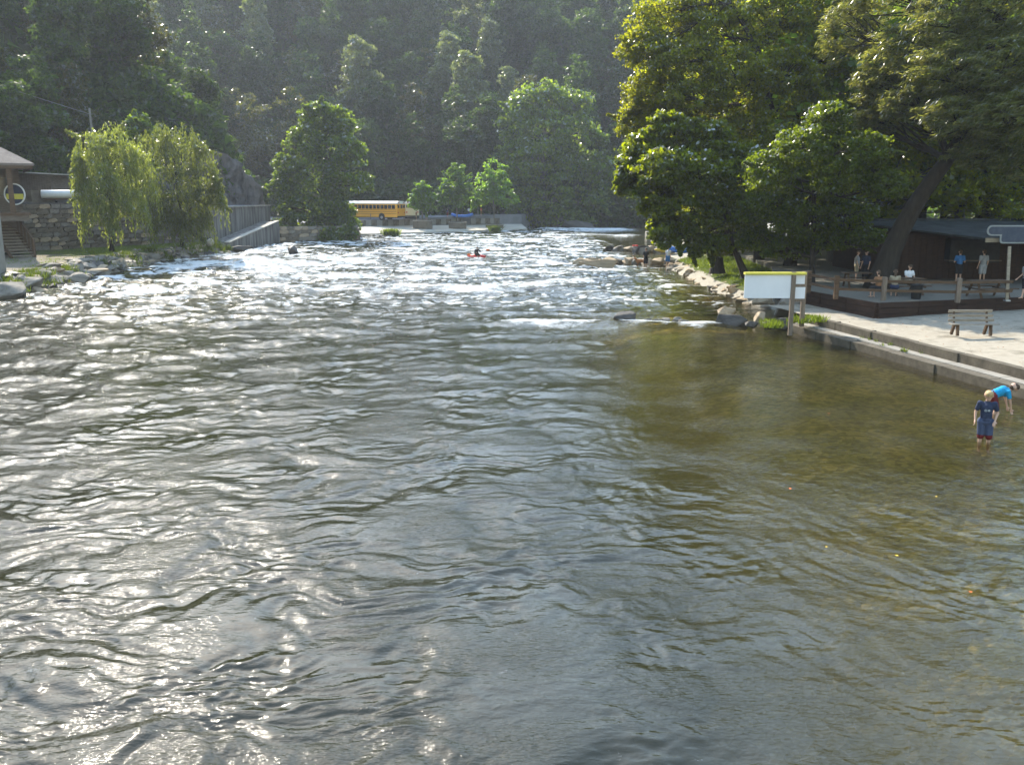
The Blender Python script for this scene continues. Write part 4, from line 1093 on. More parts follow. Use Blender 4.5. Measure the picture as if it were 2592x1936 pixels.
# the road that runs on top of the wall, at eye level
ys = np.linspace(66, 150, 60)
xe = np.interp(ys, [60, 76.5, 96, 118, 125, 150], [-48, -44.6, -33.9, -33.0, -33.5, -60]); xi = foot_left(ys) - 1.5
V = []; 
for y, x0, x1 in zip(ys, xe, xi):
    x1 = min(x1, x0 - 0.5)
    V += [(x0, y, 4.72 if y > 90 else 4.9), (x1, y, 4.78 if y > 90 else 5.0)]
F = [(2 * i, 2 * i + 2, 2 * i + 3, 2 * i + 1) for i in range(len(ys) - 1)]
o = link('road', np_mesh('road', V, F), M['asphalt']); tag(o, kind='structure')

# ------------------------------------------------------------------ streaked concrete wall with a ramp along its foot
def streaked():
    m, n, l = new_mat('streaked_concrete')
    out = n.new('ShaderNodeOutputMaterial'); p = n.new('ShaderNodeBsdfPrincipled'); l.new(p.outputs[0], out.inputs['Surface']); p.inputs['Roughness'].default_value = 0.9
    tc = n.new('ShaderNodeTexCoord'); mp = n.new('ShaderNodeMapping'); mp.inputs['Scale'].default_value = (1.2, 1.2, 0.12); l.new(tc.outputs['Object'], mp.inputs[0])
    a = n.new('ShaderNodeTexNoise'); a.inputs['Scale'].default_value = 1.7; a.inputs['Detail'].default_value = 8; a.inputs['Roughness'].default_value = 0.7; l.new(mp.outputs[0], a.inputs['Vector'])
    r = ramp(n, [(0.36, (0.035, 0.03, 0.025)), (0.5, (0.13, 0.12, 0.105)), (0.66, (0.27, 0.255, 0.235))]); l.new(a.outputs['Fac'], r.inputs[0]); l.new(r.outputs[0], p.inputs['Base Color'])
    b = n.new('ShaderNodeBump'); b.inputs['Distance'].default_value = 0.05; b.inputs['Strength'].default_value = 0.6; l.new(a.outputs['Fac'], b.inputs['Height']); l.new(b.outputs[0], p.inputs['Normal'])
    return m
M['streaked'] = streaked()
root = empty('concrete_wall', (-33.0, 96, 0)); tag(root, 'tall concrete retaining wall with dark vertical streaks and a thin coping', 'wall')
MB().prism([(-0.6, 0), (0, 0), (0.2, 12), (0.6, 25), (0.0, 25), (-0.5, 12)], -0.5, 4.6).build('wall_face', M['streaked'], root)
for i in range(8):
    MB().box((-0.2 + i * 0.075, 1.6 + i * 3.1, 4.68), (0.75, 3.06, 0.15), 0.0).build('coping_block', M['concrete'], root)
root = empty('boat_ramp', (-32.6, 97, 0)); tag(root, 'narrow sunlit concrete ramp climbing along the streaked wall', 'ramp')
mb = MB(); v = [mb.bm.verts.new(p) for p in [(0, 0, -0.5), (2.0, 0, -0.5), (2.6, 19, -0.5), (0.3, 19, -0.5), (0, 0, 0.95), (2.0, 0, 0.95), (2.6, 19, 2.75), (0.3, 19, 2.75)]]
for f in ((0, 3, 2, 1), (4, 5, 6, 7), (0, 1, 5, 4), (1, 2, 6, 5), (2, 3, 7, 6), (3, 0, 4, 7)): mb.bm.faces.new([v[i] for i in f])
mb.build('ramp_body', M['streaked'], root)  # dark streaked colour also holds the shade on the ramp's lower wall
mb = MB(); v = [mb.bm.verts.new(p) for p in [(1.5, 0, 0.96), (2.06, 0, 0.96), (2.66, 19, 2.76), (2.1, 19, 2.76), (1.5, 0, 1.06), (2.06, 0, 1.06), (2.66, 19, 2.86), (2.1, 19, 2.86)]]
for f in ((0, 3, 2, 1), (4, 5, 6, 7), (0, 1, 5, 4), (1, 2, 6, 5), (2, 3, 7, 6), (3, 0, 4, 7)): mb.bm.faces.new([v[i] for i in f])
mb.build('lit_edge', M['concrete_apron'], root)  # paler strip: sunlight along the ramp's top edge painted in
p0, p1 = atY(488, 588, 94), atY(532, 614, 92)
root = empty('drain_pipe', p0); tag(root, 'black drain pipe with a pale rim sticking out at the wall end', 'pipe')
MB().tube([(0, 0, 0), p1 - p0], 0.36, 14).build('pipe_body', M['black'], root, True)
MB().tube([(p1 - p0) * 0.985, (p1 - p0) * 1.03], 0.41, 14).build('rim', M['concrete_apron'], root, True)
stone(atY(615, 630, 97), (3.2, 1.0, 0.7), 'rock_dark', 2, None, 'flat_boulder', rz=0.05, tilt=0.02)
tag(bpy.data.objects['flat_boulder'], 'long flat dark boulder in the white water below the ramp', 'boulder')
p = at(742, 645, 0)
o = stone((p.x, p.y, 0.42), (1.3, 1.0, 1.1), 'rock_dark', 5, None, 'boulder'); tag(o, 'lone dark angular boulder with white water round it', 'boulder', )

# ------------------------------------------------------------------ small sign, pole, tube and shed above the wall
p = atY(555, 522, 101)
root = empty('road_sign', (p.x, p.y, 4.75)); tag(root, 'small pale blank road sign on a post above the concrete wall', 'sign')
MB().box((0, 0, 0.8), (0.08, 0.08, 1.6)).build('post', M['steel'], root)
MB().box((0, -0.06, 1.45), (0.62, 0.03, 0.62)).build('plate', M['white_panel'], root)
p = atY(250, 470, 98)
root = empty('utility_pole', (p.x, p.y, 4.8)); tag(root, 'thin grey utility pole standing in the dark woods above the willow', 'pole')
MB().tube([(0, 0, 0), (-0.25, 0, 10.2)], [0.16, 0.11], 10).build('pole', M['bark_grey'], root, True)
MB().bar((-0.25, 0, 9.6), (-14, -20, 15), 0.03).build('wire', M['steel'], root)
p = atY(165, 492, 79)
root = empty('white_tube', p); tag(root, 'long rounded white tube lying on top of the stone wall by the annex', 'tube')
rot = Vector((0.86, 0.5, 0))
MB().tube([rot * -1.9, rot * -1.85, rot * 1.9, rot * 1.95], [0.25, 0.36, 0.36, 0.25], 18).build('tube_body', M['white'], root, True)
MB().bar(rot * -1.7 + Vector((0, 0, -0.42)), rot * 1.8 + Vector((0, 0, -0.42)), 0.5, 0.12).build('timber_sleeper', M['wood_brown'], root)
p = atY(185, 480, 90); p.x += 1.1
root = empty('shed', (p.x, p.y, 4.9), 0.2); tag(root, 'weathered grey shed half hidden behind the first willow', 'shed')
for i in range(12): MB().box((-1.9 + i * 0.345, 0, 1.35), (0.325, 0.08, 2.7)).build('board', M['wood_grey'], root)
MB().box((0, 1.5, 1.3), (4.0, 2.9, 2.6)).build('walls', M['wood_grey'], root)
MB().box((0, 1.3, 2.78), (4.5, 3.6, 0.12), Matrix.Rotation(0.06, 3, 'X')).build('roof', M['roof_dark'], root)

def parked_car(loc, rz, mat, label, cat='car'):
    root = empty('parked_car', loc, rz); tag(root, label, cat)
    prof = [(-2.2, 0.35), (2.15, 0.35), (2.2, 0.75), (1.3, 0.95), (0.6, 1.42), (-1.2, 1.45), (-1.95, 1.0), (-2.2, 0.9)]
    mb = MB(); lo = [mb.bm.verts.new((x, -0.85, z)) for x, z in prof]; hi = [mb.bm.verts.new((x, 0.85, z)) for x, z in prof]
    for i in range(len(prof)): mb.bm.faces.new((lo[i], lo[(i + 1) % 8], hi[(i + 1) % 8], hi[i]))
    mb.bm.faces.new(hi); mb.bm.faces.new(lo[::-1]); bmesh.ops.bevel(mb.bm, geom=list(mb.bm.edges), offset=0.06, segments=2, affect='EDGES')
    mb.build('body', mat, root, True)
    for y in (-0.855, 0.855): MB().quad((-1.5, y, 1.0), (1.1, y, 1.0), (0.55, y, 1.36), (-1.1, y, 1.38)).build('side_window', M['glass_dark'], root)
    MB().quad((1.27, -0.75, 1.0), (1.27, 0.75, 1.0), (0.68, 0.72, 1.41), (0.68, -0.72, 1.41)).build('windscreen', M['glass_dark'], root)
    for x in (-1.35, 1.35):
        for y in (-0.8, 0.8):
            MB().cyl((x, y, 0.34), 0.34, 0.22, 'Y', 18).build('wheel', M['black'], root)
    return root
p = atY(170, 480, 86)
parked_car((p.x + 0.3, p.y, 4.86), 0.3, M['steel'], 'silver car parked on the road in front of the grey shed')

# ------------------------------------------------------------------ lodge with porch, annex and stairs
E = atY(86, 414, 70)
root = empty('lodge', (E.x, E.y, 1.2), R(31)); tag(root, 'wooden lodge with brown hipped shingle roof and a raised porch', 'building')
zt = E.z - 1.2
rid = [(-5.5, 6.5, zt + 3.4), (-24, 6.5, zt + 3.4)]
ev = [(0, 0, zt), (0, 13, zt), (-28, 13, zt), (-28, 0, zt)]
mb = MB()
bmv = [mb.bm.verts.new(p) for p in ev + rid] + [mb.bm.verts.new((p[0], p[1], p[2] - 0.18)) for p in ev]
for f in ((3, 0, 4, 5), (0, 1, 4), (1, 2, 5, 4), (2, 3, 5), (6, 7, 8, 9)[::-1], (0, 3, 9, 6), (1, 0, 6, 7), (2, 1, 7, 8), (3, 2, 8, 9)): mb.bm.faces.new([bmv[i] for i in f])
mb.build('roof', M['shingle'], root)
MB().box((-14, 0.1, zt - 0.28), (27.6, 0.1, 0.26)).box((-0.15, 6.5, zt - 0.28), (0.1, 12.7, 0.26)).build('fascia', M['wood_brown'], root)
for i in range(20):                                    # plank siding
    MB().box((-1.05 - i * 0.31, 4.6, (zt + 3.4) / 2 - 0.2), (0.295, 0.06, zt - 3.5)).build('board', M['wood_grey'], root)
MB().box((-9.5, 8.7, zt / 2), (17, 7.9, zt - 0.5)).build('walls', M['wood_grey'], root)
MB().box((-2.2, 4.53, 5.4), (1.5, 0.06, 1.5)).build('window', M['glass_dark'], root)
for x in (-1.75, -5.4, -9.2):
    MB().box((x, 0.4, (zt - 0.2 + 3.3) / 2), (0.36, 0.36, zt - 3.5)).build('post', M['wood_brown'], root)
MB().box((-5.5, 2.3, 3.32), (9.8, 4.4, 0.22)).build('porch_deck', M['wood_brown'], root)
MB().box((-1.9, 0.25, 3.1), (2.4, 0.08, 0.62)).build('porch_fascia', M['wood_grey'], root)
pc = atY(38, 490, 68) - root.location
root2 = empty('round_sign', atY(38, 492, 72.2)); tag(root2, 'round navy sign with white rim and a yellow band hung on the lodge porch', 'sign')
mb = MB().cyl((0, 0, 0), 0.82, 0.08, 'Y', 40); mb.build('disc', M['navy'], root2)
mb = MB()
for k_ in range(40):
    a0, a1 = 2 * math.pi * k_ / 40, 2 * math.pi * (k_ + 1) / 40
    mb.bar((0.8 * math.cos(a0), -0.05, 0.8 * math.sin(a0)), (0.8 * math.cos(a1), -0.05, 0.8 * math.sin(a1)), 0.09, 0.09)
mb.build('rim', M['white'], root2)
MB().box((0, -0.06, -0.18), (1.35, 0.04, 0.42)).build('band', M['yellow_trim'], root2)
pr = atY(4, 600, 56)
root = empty('concrete_pillar', (pr.x - 1.0, 56, 0.6)); tag(root, 'grey square concrete pillar at the very edge of the picture before the stairs', 'pillar')
MB().box((0, 0, 2.1), (1.5, 1.2, 4.6), bevel=0.04).build('pillar', M['concrete'], root)

T = atY(12, 540, 74.5); B = Vector((-38.0, 71.2, 1.15))
root = empty('staircase', B); tag(root, 'open wooden stairs with a vertical-plank railing coming down from the porch', 'stairs')
dv = T - B; side = Vector((-0.62, -0.78, 0)) * 1.7
nst = 15
for i in range(nst):
    p = dv * ((i + 0.5) / nst)
    MB().bar(p, p + side, 0.36, 0.05).build('tread', M['wood_pale'], root)
MB().bar((0, 0, -0.1), dv + Vector((0, 0, -0.1)), 0.07, 0.34).build('stringer', M['wood_brown'], root)
MB().bar(side + Vector((0, 0, -0.1)), side + dv + Vector((0, 0, -0.1)), 0.07, 0.34).build('stringer', M['wood_brown'], root)
for i in range(24):
    p = dv * ((i + 0.5) / 24) - side.normalized() * 0.09
    MB().box(p + Vector((0, 0, 0.62)), (0.15, 0.03, 1.15), math.atan2(dv.y, dv.x)).build('plank', M['wood_brown' if i % 3 else 'wood_grey'], root)
MB().bar(Vector((0, 0, 1.22)) - side.normalized() * 0.09, dv + Vector((0, 0, 1.22)) - side.normalized() * 0.09, 0.1, 0.07).build('handrail', M['wood_brown'], root)
MB().box(Vector((0.02, 0, 0.6)), (0.14, 0.14, 1.5)).build('newel_post', M['wood_brown'], root)

Pn = atY(62, 430, 82)
root = empty('annex', (Pn.x, Pn.y, 5.9)); tag(root, 'plain plank-sided annex with a thin pale flat roof beyond the lodge', 'building')
for i in range(14): MB().box((-0.8 + i * 0.225, 0, 0.9), (0.212, 0.06, 2.1)).build('board', M['wood_grey'], root)
MB().box((0.5, 1.9, 0.9), (3.0, 3.7, 2.05)).build('walls', M['wood_grey'], root)
MB().box((0.75, 1.4, 2.02), (4.0, 4.6, 0.1), Matrix.Rotation(0.05, 3, 'Y')).build('roof', M['concrete_apron'], root)

# ------------------------------------------------------------------ landing with buses beyond the river bend
A_ = at(880, 593, 0.3); B_ = at(1335, 579, 0.3); C_ = at(1320, 567, 0.8); D_ = at(880, 573, 1.0)
mb = MB(); v = [mb.bm.verts.new(p) for p in [A_, B_, C_, D_]] + [mb.bm.verts.new((p.x, p.y, -1.5)) for p in [A_, B_, C_, D_]]
for f in ((0, 1, 2, 3), (0, 4, 5, 1), (1, 5, 6, 2), (2, 6, 7, 3), (3, 7, 4, 0), (4, 7, 6, 5)): mb.bm.faces.new([v[i] for i in f])
o = mb.build('landing_apron', M['concrete_apron']); tag(o, kind='structure')
def lotz(y): return 1.88 + max(0.0, min(y, 172) - 158) * 0.06 - (0.0 if y < 160 else 0)
lot = [(-33.2, 117.2), (-30, 117.4), (-21.4, 121.6), (-24.2, 137.5), (D_.x, D_.y), (C_.x, C_.y), (6, 180), (-70, 190), (-70, 120)]
xs = np.arange(-72, 14, 2.0)
o = MB().prism(lot, -1.5, lambda x, y: lotz(y)).build('parking_ground', M['asphalt']); tag(o, kind='structure')
root = empty('landing_wall', (D_.x, D_.y, 1.2)); tag(root, 'low grey block wall between the parking ground and the sloping landing', 'wall')
dd = C_ - D_; dd.z = 0; off = Vector((dd.y, -dd.x, 0)).normalized() * 0.22
nb = 34
for i in range(nb):
    if 11 < i < 14 or 20 < i < 23 or i > 28: continue
    a = dd * (i / nb) + off; b = dd * ((i + 0.96) / nb) + off
    MB().bar(a + Vector((0, 0, 0.24)), b + Vector((0, 0, 0.24)), 0.4, 1.0).build('block', M['concrete' if i % 2 else 'wall_stone'], root)
for i in (1, 4, 7, 10):
    p = dd * (i / nb) + off
    MB().box(p + Vector((0, 0, 1.35)), (0.1, 0.1, 0.9)).build('rail_post', M['wood_grey'], root)
# masonry face of the promontory under the big tree
root = empty('quay_wall', (-30.2, 117.2, 0)); tag(root, 'mossy dark stone quay wall under the large tree, ending in a square corner', 'wall')
q0 = Vector((-30.2, 117.2, 0)); q1 = Vector((-21.1, 121.5, 0)); q2 = Vector((-23.9, 137, 0))
for (a, b) in ((q0, q1), (q1, q2)):
    dd2 = b - a; Lq = dd2.length; dn2 = dd2.normalized(); rz = math.atan2(dn2.y, dn2.x)
    for r_ in range(5):
        s = -0.3 * (r_ % 2)
        while s < Lq - 0.2:
            w_ = rng.uniform(0.7, 1.4)
            o = bpy.data.objects.new('stone', blocks[int(rng.integers(0, 6))]); COL.objects.link(o); o.parent = root
            o.location = a - q0 + dn2 * (s + w_ / 2) + Vector((0, 0, -0.05 + r_ * 0.46)); o.scale = (w_ * 0.95, 0.5, 0.44); o.rotation_euler = (0, 0, rz)
            s += w_
def octa(r): return [(r * math.cos(math.pi / 8 + k * math.pi / 4), r * math.sin(math.pi / 8 + k * math.pi / 4)) for k in range(8)]
for (u, vb, Y, r_, lab) in ((1068, 556, 152, 1.7, 'stone planter of the smallest young tree near the white bus end'), (1156, 560, 155, 1.6, 'middle stone planter on the landing'), (1250, 566, 160, 1.7, 'last stone planter beside the dark woods')):
    c = atY(u + 2, vb + 2, Y)
    root = empty('planter', (c.x, c.y, 0)); tag(root, lab, 'planter', 'stone planters on the landing')
    MB().prism(octa(r_), 0.3, c.z - 0.12).build('wall_ring', M['wall_stone'], root)
    MB().prism(octa(r_ * 1.05), c.z - 0.12, c.z + 0.0).build('coping', M['concrete'], root)
    MB().prism(octa(r_ * 0.85), c.z, c.z + 0.03).build('soil', M['bark_dark'], root)

def bus(loc, ang, body_m, roof_m, label, length=11.0, nwin=12, name='school_bus'):
    """local x runs from the tail forwards, the right-hand flank is at -y"""
    root = empty(name, loc, ang); tag(root, label, 'bus')
    w = 1.2; H0, H1 = 0.55, 2.75
    prof = [(-w, H0), (w, H0), (w, H1), (w * 0.96, 2.95), (w * 0.8, 3.1), (w * 0.4, 3.19), (-w * 0.4, 3.19), (-w * 0.8, 3.1), (-w * 0.96, 2.95), (-w, H1)]
    def ext(x0, x1, pr):
        mb = MB(); a = [mb.bm.verts.new((x0, y, z)) for y, z in pr]; b = [mb.bm.verts.new((x1, y, z)) for y, z in pr]; n_ = len(pr)
        for i in range(n_): mb.bm.faces.new((a[i], a[(i + 1) % n_], b[(i + 1) % n_], b[i]))
        mb.bm.faces.new(b); mb.bm.faces.new(a[::-1]); return mb
    ext(0, length, prof[:3] + prof[9:]).build('body', body_m, root)
    ext(-0.02, length - 0.1, [(w * 1.0, H1 + 0.004), (w * 0.985, 2.95), (w * 0.82, 3.12), (w * 0.4, 3.22), (-w * 0.4, 3.22), (-w * 0.82, 3.12), (-w * 0.985, 2.95), (-w * 1.0, H1 + 0.004)]).build('roof', roof_m, root)
    MB().box((length + 0.7, 0, 1.15), (1.6, 1.9, 1.1), bevel=0.2).build('bonnet', body_m, root)
    for sy in (-1, 1):
        for i in range(nwin):
            x = 0.75 + i * 0.78
            if x > length - 0.9: break
            win = MB().box((x, sy * (w + 0.004), 2.25), (0.66, 0.03, 0.68)).build('window', M['black'], root)
            MB().box((x, sy * (w + 0.022), 2.25), (0.56, 0.012, 0.58)).build('pane', M['glass_dark'], win)
        for z in (1.72, 1.42, 1.12): MB().box((length / 2, sy * (w + 0.015), z), (length - 0.3, 0.03, 0.05)).build('rub_rail', M['black'], root)
        for x in (3.2, length - 0.6):
            wh = MB().cyl((x, sy * (w - 0.12), 0.5), 0.5, 0.3, 'Y', 24).build('wheel', M['black'], root)
            MB().cyl((x, sy * (w + 0.04), 0.5), 0.24, 0.05, 'Y', 16).build('hub', M['steel'], wh)
            MB().cyl((x, sy * (w + 0.002), 0.62), 0.62, 0.03, 'Y', 24).build('wheel_arch', M['black'], root)
    MB().box((1.35, -w - 0.02, 0.95), (1.0, 0.03, 0.55)).build('hatch', M['wood_dark'], root)
    dr = MB().box((-0.02, 0, 1.75), (0.04, 0.8, 2.0)).build('rear_door', body_m, root)
    MB().box((-0.05, 0, 2.3), (0.02, 0.6, 0.6)).build('pane', M['glass_dark'], dr)
    for sy in (-1, 1):
        MB().box((-0.03, sy * 0.8, 2.3), (0.03, 0.55, 0.5)).build('rear_window', M['glass_dark'], root)
        MB().cyl((-0.03, sy * 0.95, 1.3), 0.12, 0.04, 'X', 14).build('tail_light', M['red_light'], root)
        MB().cyl((-0.03, sy * 0.75, 2.95), 0.1, 0.04, 'X', 14).build('warning_light', M['red_light'], root)
    MB().box((-0.1, 0, 0.6), (0.16, 2.4, 0.25)).build('bumper', M['black'], root)
    MB().box((length / 2, 0, 0.5), (length - 1, 1.7, 0.2)).build('chassis', M['black'], root)
    return root
rear = atY(1006, 556, 152.5)
hd = Vector((-0.89, 0.455, 0)); ang = math.atan2(hd.y, hd.x)
# the flank towards the river is the bus's left flank seen from its tail: local +y points away from heading's left
lft = Vector((-hd.y, hd.x, 0))
bus((rear.x - lft.x * 1.2, rear.y - lft.y * 1.2 + 0.0, 1.9), ang, M['bus_yellow'], M['bus_white'], 'yellow school bus with white roof parked behind the large tree')
r2 = atY(1041, 548, 157)
bus((r2.x + 0.2, r2.y, 1.92), R(97), M['cream'], M['bus_white'], 'cream-coloured bus showing its tail beside the yellow bus', 9.5, 10, 'shuttle_bus')

# ------------------------------------------------------------------ people and animals: one continuous skin each, clothes as children
def blob(segs, voxel, name):
    """segs: [(a, b, ra, rb)] tapered capsules fused into one smooth surface"""
    bm = bmesh.new()
    for a, b, ra, rb in segs:
        a = Vector(a); b = Vector(b); L = (b - a).length
        n = max(1, int(L / (min(ra, rb) * 0.55)))
        n = min(n, 16)
        for i in range(n + 1):
            t = i / n; c = a.lerp(b, t); r = ra + (rb - ra) * t
            bmesh.ops.create_icosphere(bm, subdivisions=1 if r < voxel * 3 else 2, radius=r * 1.02, matrix=Matrix.Translation(c))
    me = bpy.data.meshes.new('tmp'); bm.to_mesh(me); bm.free()
    o = bpy.data.objects.new('tmp', me); COL.objects.link(o)
    md = o.modifiers.new('r', 'REMESH'); md.mode = 'VOXEL'; md.voxel_size = voxel; md.use_smooth_shade = True
    sm = o.modifiers.new('s', 'SMOOTH'); sm.factor = 0.5; sm.iterations = 3
    dg = bpy.context.evaluated_depsgraph_get()
    res = bpy.data.meshes.new_from_object(o.evaluated_get(dg)); res.name = name
    bpy.data.objects.remove(o); bpy.data.meshes.remove(me)
    res.polygons.foreach_set('use_smooth', np.ones(len(res.polygons), dtype=bool))
    return res

def hand(w, d, palm_n, s, flip=1, curl=0.5):
    """wrist w, pointing along d, palm facing palm_n: palm, four fingers and a thumb"""
    d = Vector(d).normalized(); pn = Vector(palm_n); pn = (pn - d * pn.dot(d)).normalized(); side = d.cross(pn).normalized() * flip
    w = Vector(w); S = []
    S.append((w, w + d * 0.045 * s, 0.024 * s, 0.030 * s))
    for k, L in zip((-1.5, -0.5, 0.5, 1.5), (0.060, 0.072, 0.068, 0.052)):
        kn = w + d * 0.078 * s + side * k * 0.019 * s
        S.append((w + d * 0.03 * s + side * k * 0.014 * s, kn, 0.016 * s, 0.0115 * s))
        m = kn + (d * (1 - curl * 0.4) + pn * curl * 0.6).normalized() * L * 0.55 * s
        e = m + (d * (1 - curl) + pn * curl).normalized() * L * 0.5 * s
        S += [(kn, m, 0.0105 * s, 0.0095 * s), (m, e, 0.0095 * s, 0.008 * s)]
    tb = w + d * 0.02 * s - side * 0.022 * s; tm = tb + (d * 0.6 - side * 0.8).normalized() * 0.04 * s; te = tm + (d * 0.9 - side * 0.3 + pn * 0.3).normalized() * 0.032 * s
    S += [(tb, tm, 0.014 * s, 0.0115 * s), (tm, te, 0.011 * s, 0.009 * s)]
    return S

def person(loc, rz, label, H, J, shirt, shorts, skin='skin', hair='hair_brown', voxel=0.02, long_hair=False, fingers=False, hs=1.0, hat=None, under=None, short_sleeve=True, trousers=False, group=None, face=True, prnt=False):
    """J: joints in units of body height, facing -y; keys: hip, chest, neck, head, sh (l, r), el, wr, hipj, kn, an"""
    root = empty('person', loc, rz); tag(root, label, 'person', group)
    def V(p): return Vector(p) * H
    S = []; hp, ch, nk, hd = V(J['hip']), V(J['chest']), V(J['neck']), V(J['head'])
    S += [(hp, ch, 0.075 * H, 0.082 * H), (ch, nk, 0.062 * H, 0.032 * H), (nk, hd, 0.030 * H, 0.034 * H), (hd + Vector((0, 0.008, 0.012)) * H, hd + Vector((0, -0.006, 0.006)) * H, 0.056 * H * hs, 0.05 * H * hs), (hd, hd + V(J.get('chin', (0, -0.022, -0.045))) * hs, 0.046 * H * hs, 0.026 * H * hs)]
    fd = V(J.get('face', (0, -1, 0))).normalized()
    up = (hd - nk).normalized(); sd = fd.cross(up).normalized()
    S += [(hd + fd * 0.052 * H * hs - up * 0.004 * H, hd + fd * 0.062 * H * hs - up * 0.014 * H, 0.007 * H, 0.010 * H)]
    for q in (-1, 1): S += [(hd + sd * q * 0.052 * H * hs, hd + sd * q * 0.055 * H * hs - up * 0.014 * H, 0.011 * H, 0.009 * H)]
    SH, PA, UN = [], [], []
    SH += [(hp + (ch - hp) * 0.05, ch, 0.086 * H, 0.092 * H), (ch, nk - (nk - ch) * 0.25, 0.074 * H, 0.045 * H)]
    PA += [(hp - up * 0.01 * H, hp + (ch - hp) * 0.15, 0.088 * H, 0.085 * H)]
    for i in (0, 1):
        s, e, w = V(J['sh'][i]), V(J['el'][i]), V(J['wr'][i]); h, k, a = V(J['hipj'][i]), V(J['kn'][i]), V(J['an'][i])
        S += [(ch, s, 0.055 * H, 0.034 * H), (s, e, 0.031 * H, 0.024 * H), (e, w, 0.024 * H, 0.016 * H)]
        fdir = (w - e).normalized()
        if fingers: S += hand(w, fdir, (0, -0.3, -1) if abs(fdir.z) < 0.7 else (1 if i == 0 else -1, 0, 0), H / 1.5, 1 if i else -1)
        else: S += [(w, w + fdir * 0.035 * H, 0.017 * H, 0.022 * H)] + [(w + fdir * 0.04 * H + Vector((0.008 * H * q, 0, 0)), w + fdir * (0.085 - 0.008 * abs(q)) * H + Vector((0.011 * H * q, 0, 0)), 0.009 * H, 0.007 * H) for q in (-1.5, -0.5, 0.5, 1.5)] + [(w + fdir * 0.02 * H, w + fdir * 0.05 * H + Vector((0, -0.025 * H, 0)), 0.011 * H, 0.008 * H)]
        S += [(hp, h, 0.07 * H, 0.058 * H), (h, k, 0.055 * H, 0.036 * H), (k, a, 0.036 * H, 0.020 * H), (a, a + V((0, -0.09, -0.025)), 0.022 * H, 0.016 * H), (a, a + V((0, 0.02, -0.022)), 0.022 * H, 0.02 * H)]
        SH += [(ch, s, 0.066 * H, 0.043 * H), (s, s.lerp(e, 0.62 if short_sleeve else 0.98), 0.042 * H, 0.038 * H)]
        if not short_sleeve: SH += [(e, e.lerp(w, 0.9), 0.034 * H, 0.026 * H)]
        PA += [(hp, h, 0.083 * H, 0.074 * H), (h, h.lerp(k, 0.88), 0.070 * H, 0.058 * H)]
        if trousers: PA += [(k, a, 0.050 * H, 0.036 * H), (h, k, 0.070 * H, 0.052 * H)]
        if under: UN += [(h.lerp(k, 0.5), h.lerp(k, 1.08), 0.060 * H, 0.054 * H)]
    link('body', blob(S, voxel, 'body'), M[skin], root)
    o = link('shirt', blob(SH, voxel, 'shirt'), M[shirt], root)
    if prnt: MB().sphere(ch + fd * 0.082 * H - up * 0.03 * H, (0.045 * H, 0.016 * H, 0.035 * H), 2).build('print', M['print'], o, True)
    link('trousers' if trousers else 'shorts', blob(PA, voxel, 'shorts'), M[shorts], root)
    if under: link('undershorts', blob(UN, voxel, 'undershorts'), M[under], root)
    HR = [(hd + (up * 0.022 - fd * 0.014) * H, hd + (up * 0.022 + fd * 0.018) * H, 0.054 * H * hs, 0.046 * H * hs), (hd - (fd * 0.026 + up * 0.012) * H, hd + up * 0.02 * H - fd * 0.02 * H, 0.048 * H * hs, 0.05 * H * hs)]
    if long_hair: HR += [(hd - fd * 0.04 * H, hd - fd * 0.055 * H - up * 0.12 * H, 0.045 * H, 0.03 * H)]
    link('hair', blob(HR, voxel * 0.8, 'hair'), M[hair], root)
    if face:
        for q in (-1, 1): MB().sphere(hd + fd * 0.049 * H * hs + sd * q * 0.02 * H + up * 0.006 * H, 0.0062 * H, 1).build('eye', M['black'], root)
        MB().sphere(hd + fd * 0.049 * H * hs - up * 0.03 * H, (0.014 * H, 0.006 * H, 0.0035 * H), 1).build('mouth', M['maroon'], root)
    if hat:
        MB().sphere(hd + up * 0.04 * H, (0.062 * H, 0.062 * H, 0.04 * H), 2).cyl(hd + up * 0.03 * H, 0.1 * H, 0.012 * H, 'Z', 20).build('hat', M[hat], root, True)
    return root

STAND = dict(hip=(0, 0, 0.53), chest=(0, 0.005, 0.72), neck=(0, 0, 0.83), head=(0, -0.012, 0.925), sh=[(0.105, 0, 0.79), (-0.105, 0, 0.79)], el=[(0.135, 0.01, 0.63), (-0.135, 0.01, 0.63)],
             wr=[(0.14, -0.04, 0.49), (-0.14, -0.04, 0.49)], hipj=[(0.05, 0, 0.50), (-0.05, 0, 0.50)], kn=[(0.058, -0.005, 0.28), (-0.058, -0.005, 0.28)], an=[(0.06, 0.01, 0.045), (-0.06, 0.01, 0.045)])
def pose(**k):
    d = dict(STAND); d.update(k); return d
SIT = pose(hip=(0, 0, 0.30), chest=(0, -0.02, 0.49), neck=(0, -0.03, 0.60), head=(0, -0.05, 0.70), sh=[(0.105, -0.02, 0.56), (-0.105, -0.02, 0.56)], el=[(0.13, -0.08, 0.42), (-0.13, -0.08, 0.42)],
           wr=[(0.07, -0.2, 0.41), (-0.07, -0.2, 0.41)], hipj=[(0.05, 0, 0.28), (-0.05, 0, 0.28)], kn=[(0.06, -0.24, 0.27), (-0.06, -0.24, 0.27)], an=[(0.06, -0.22, 0.045), (-0.06, -0.22, 0.045)])

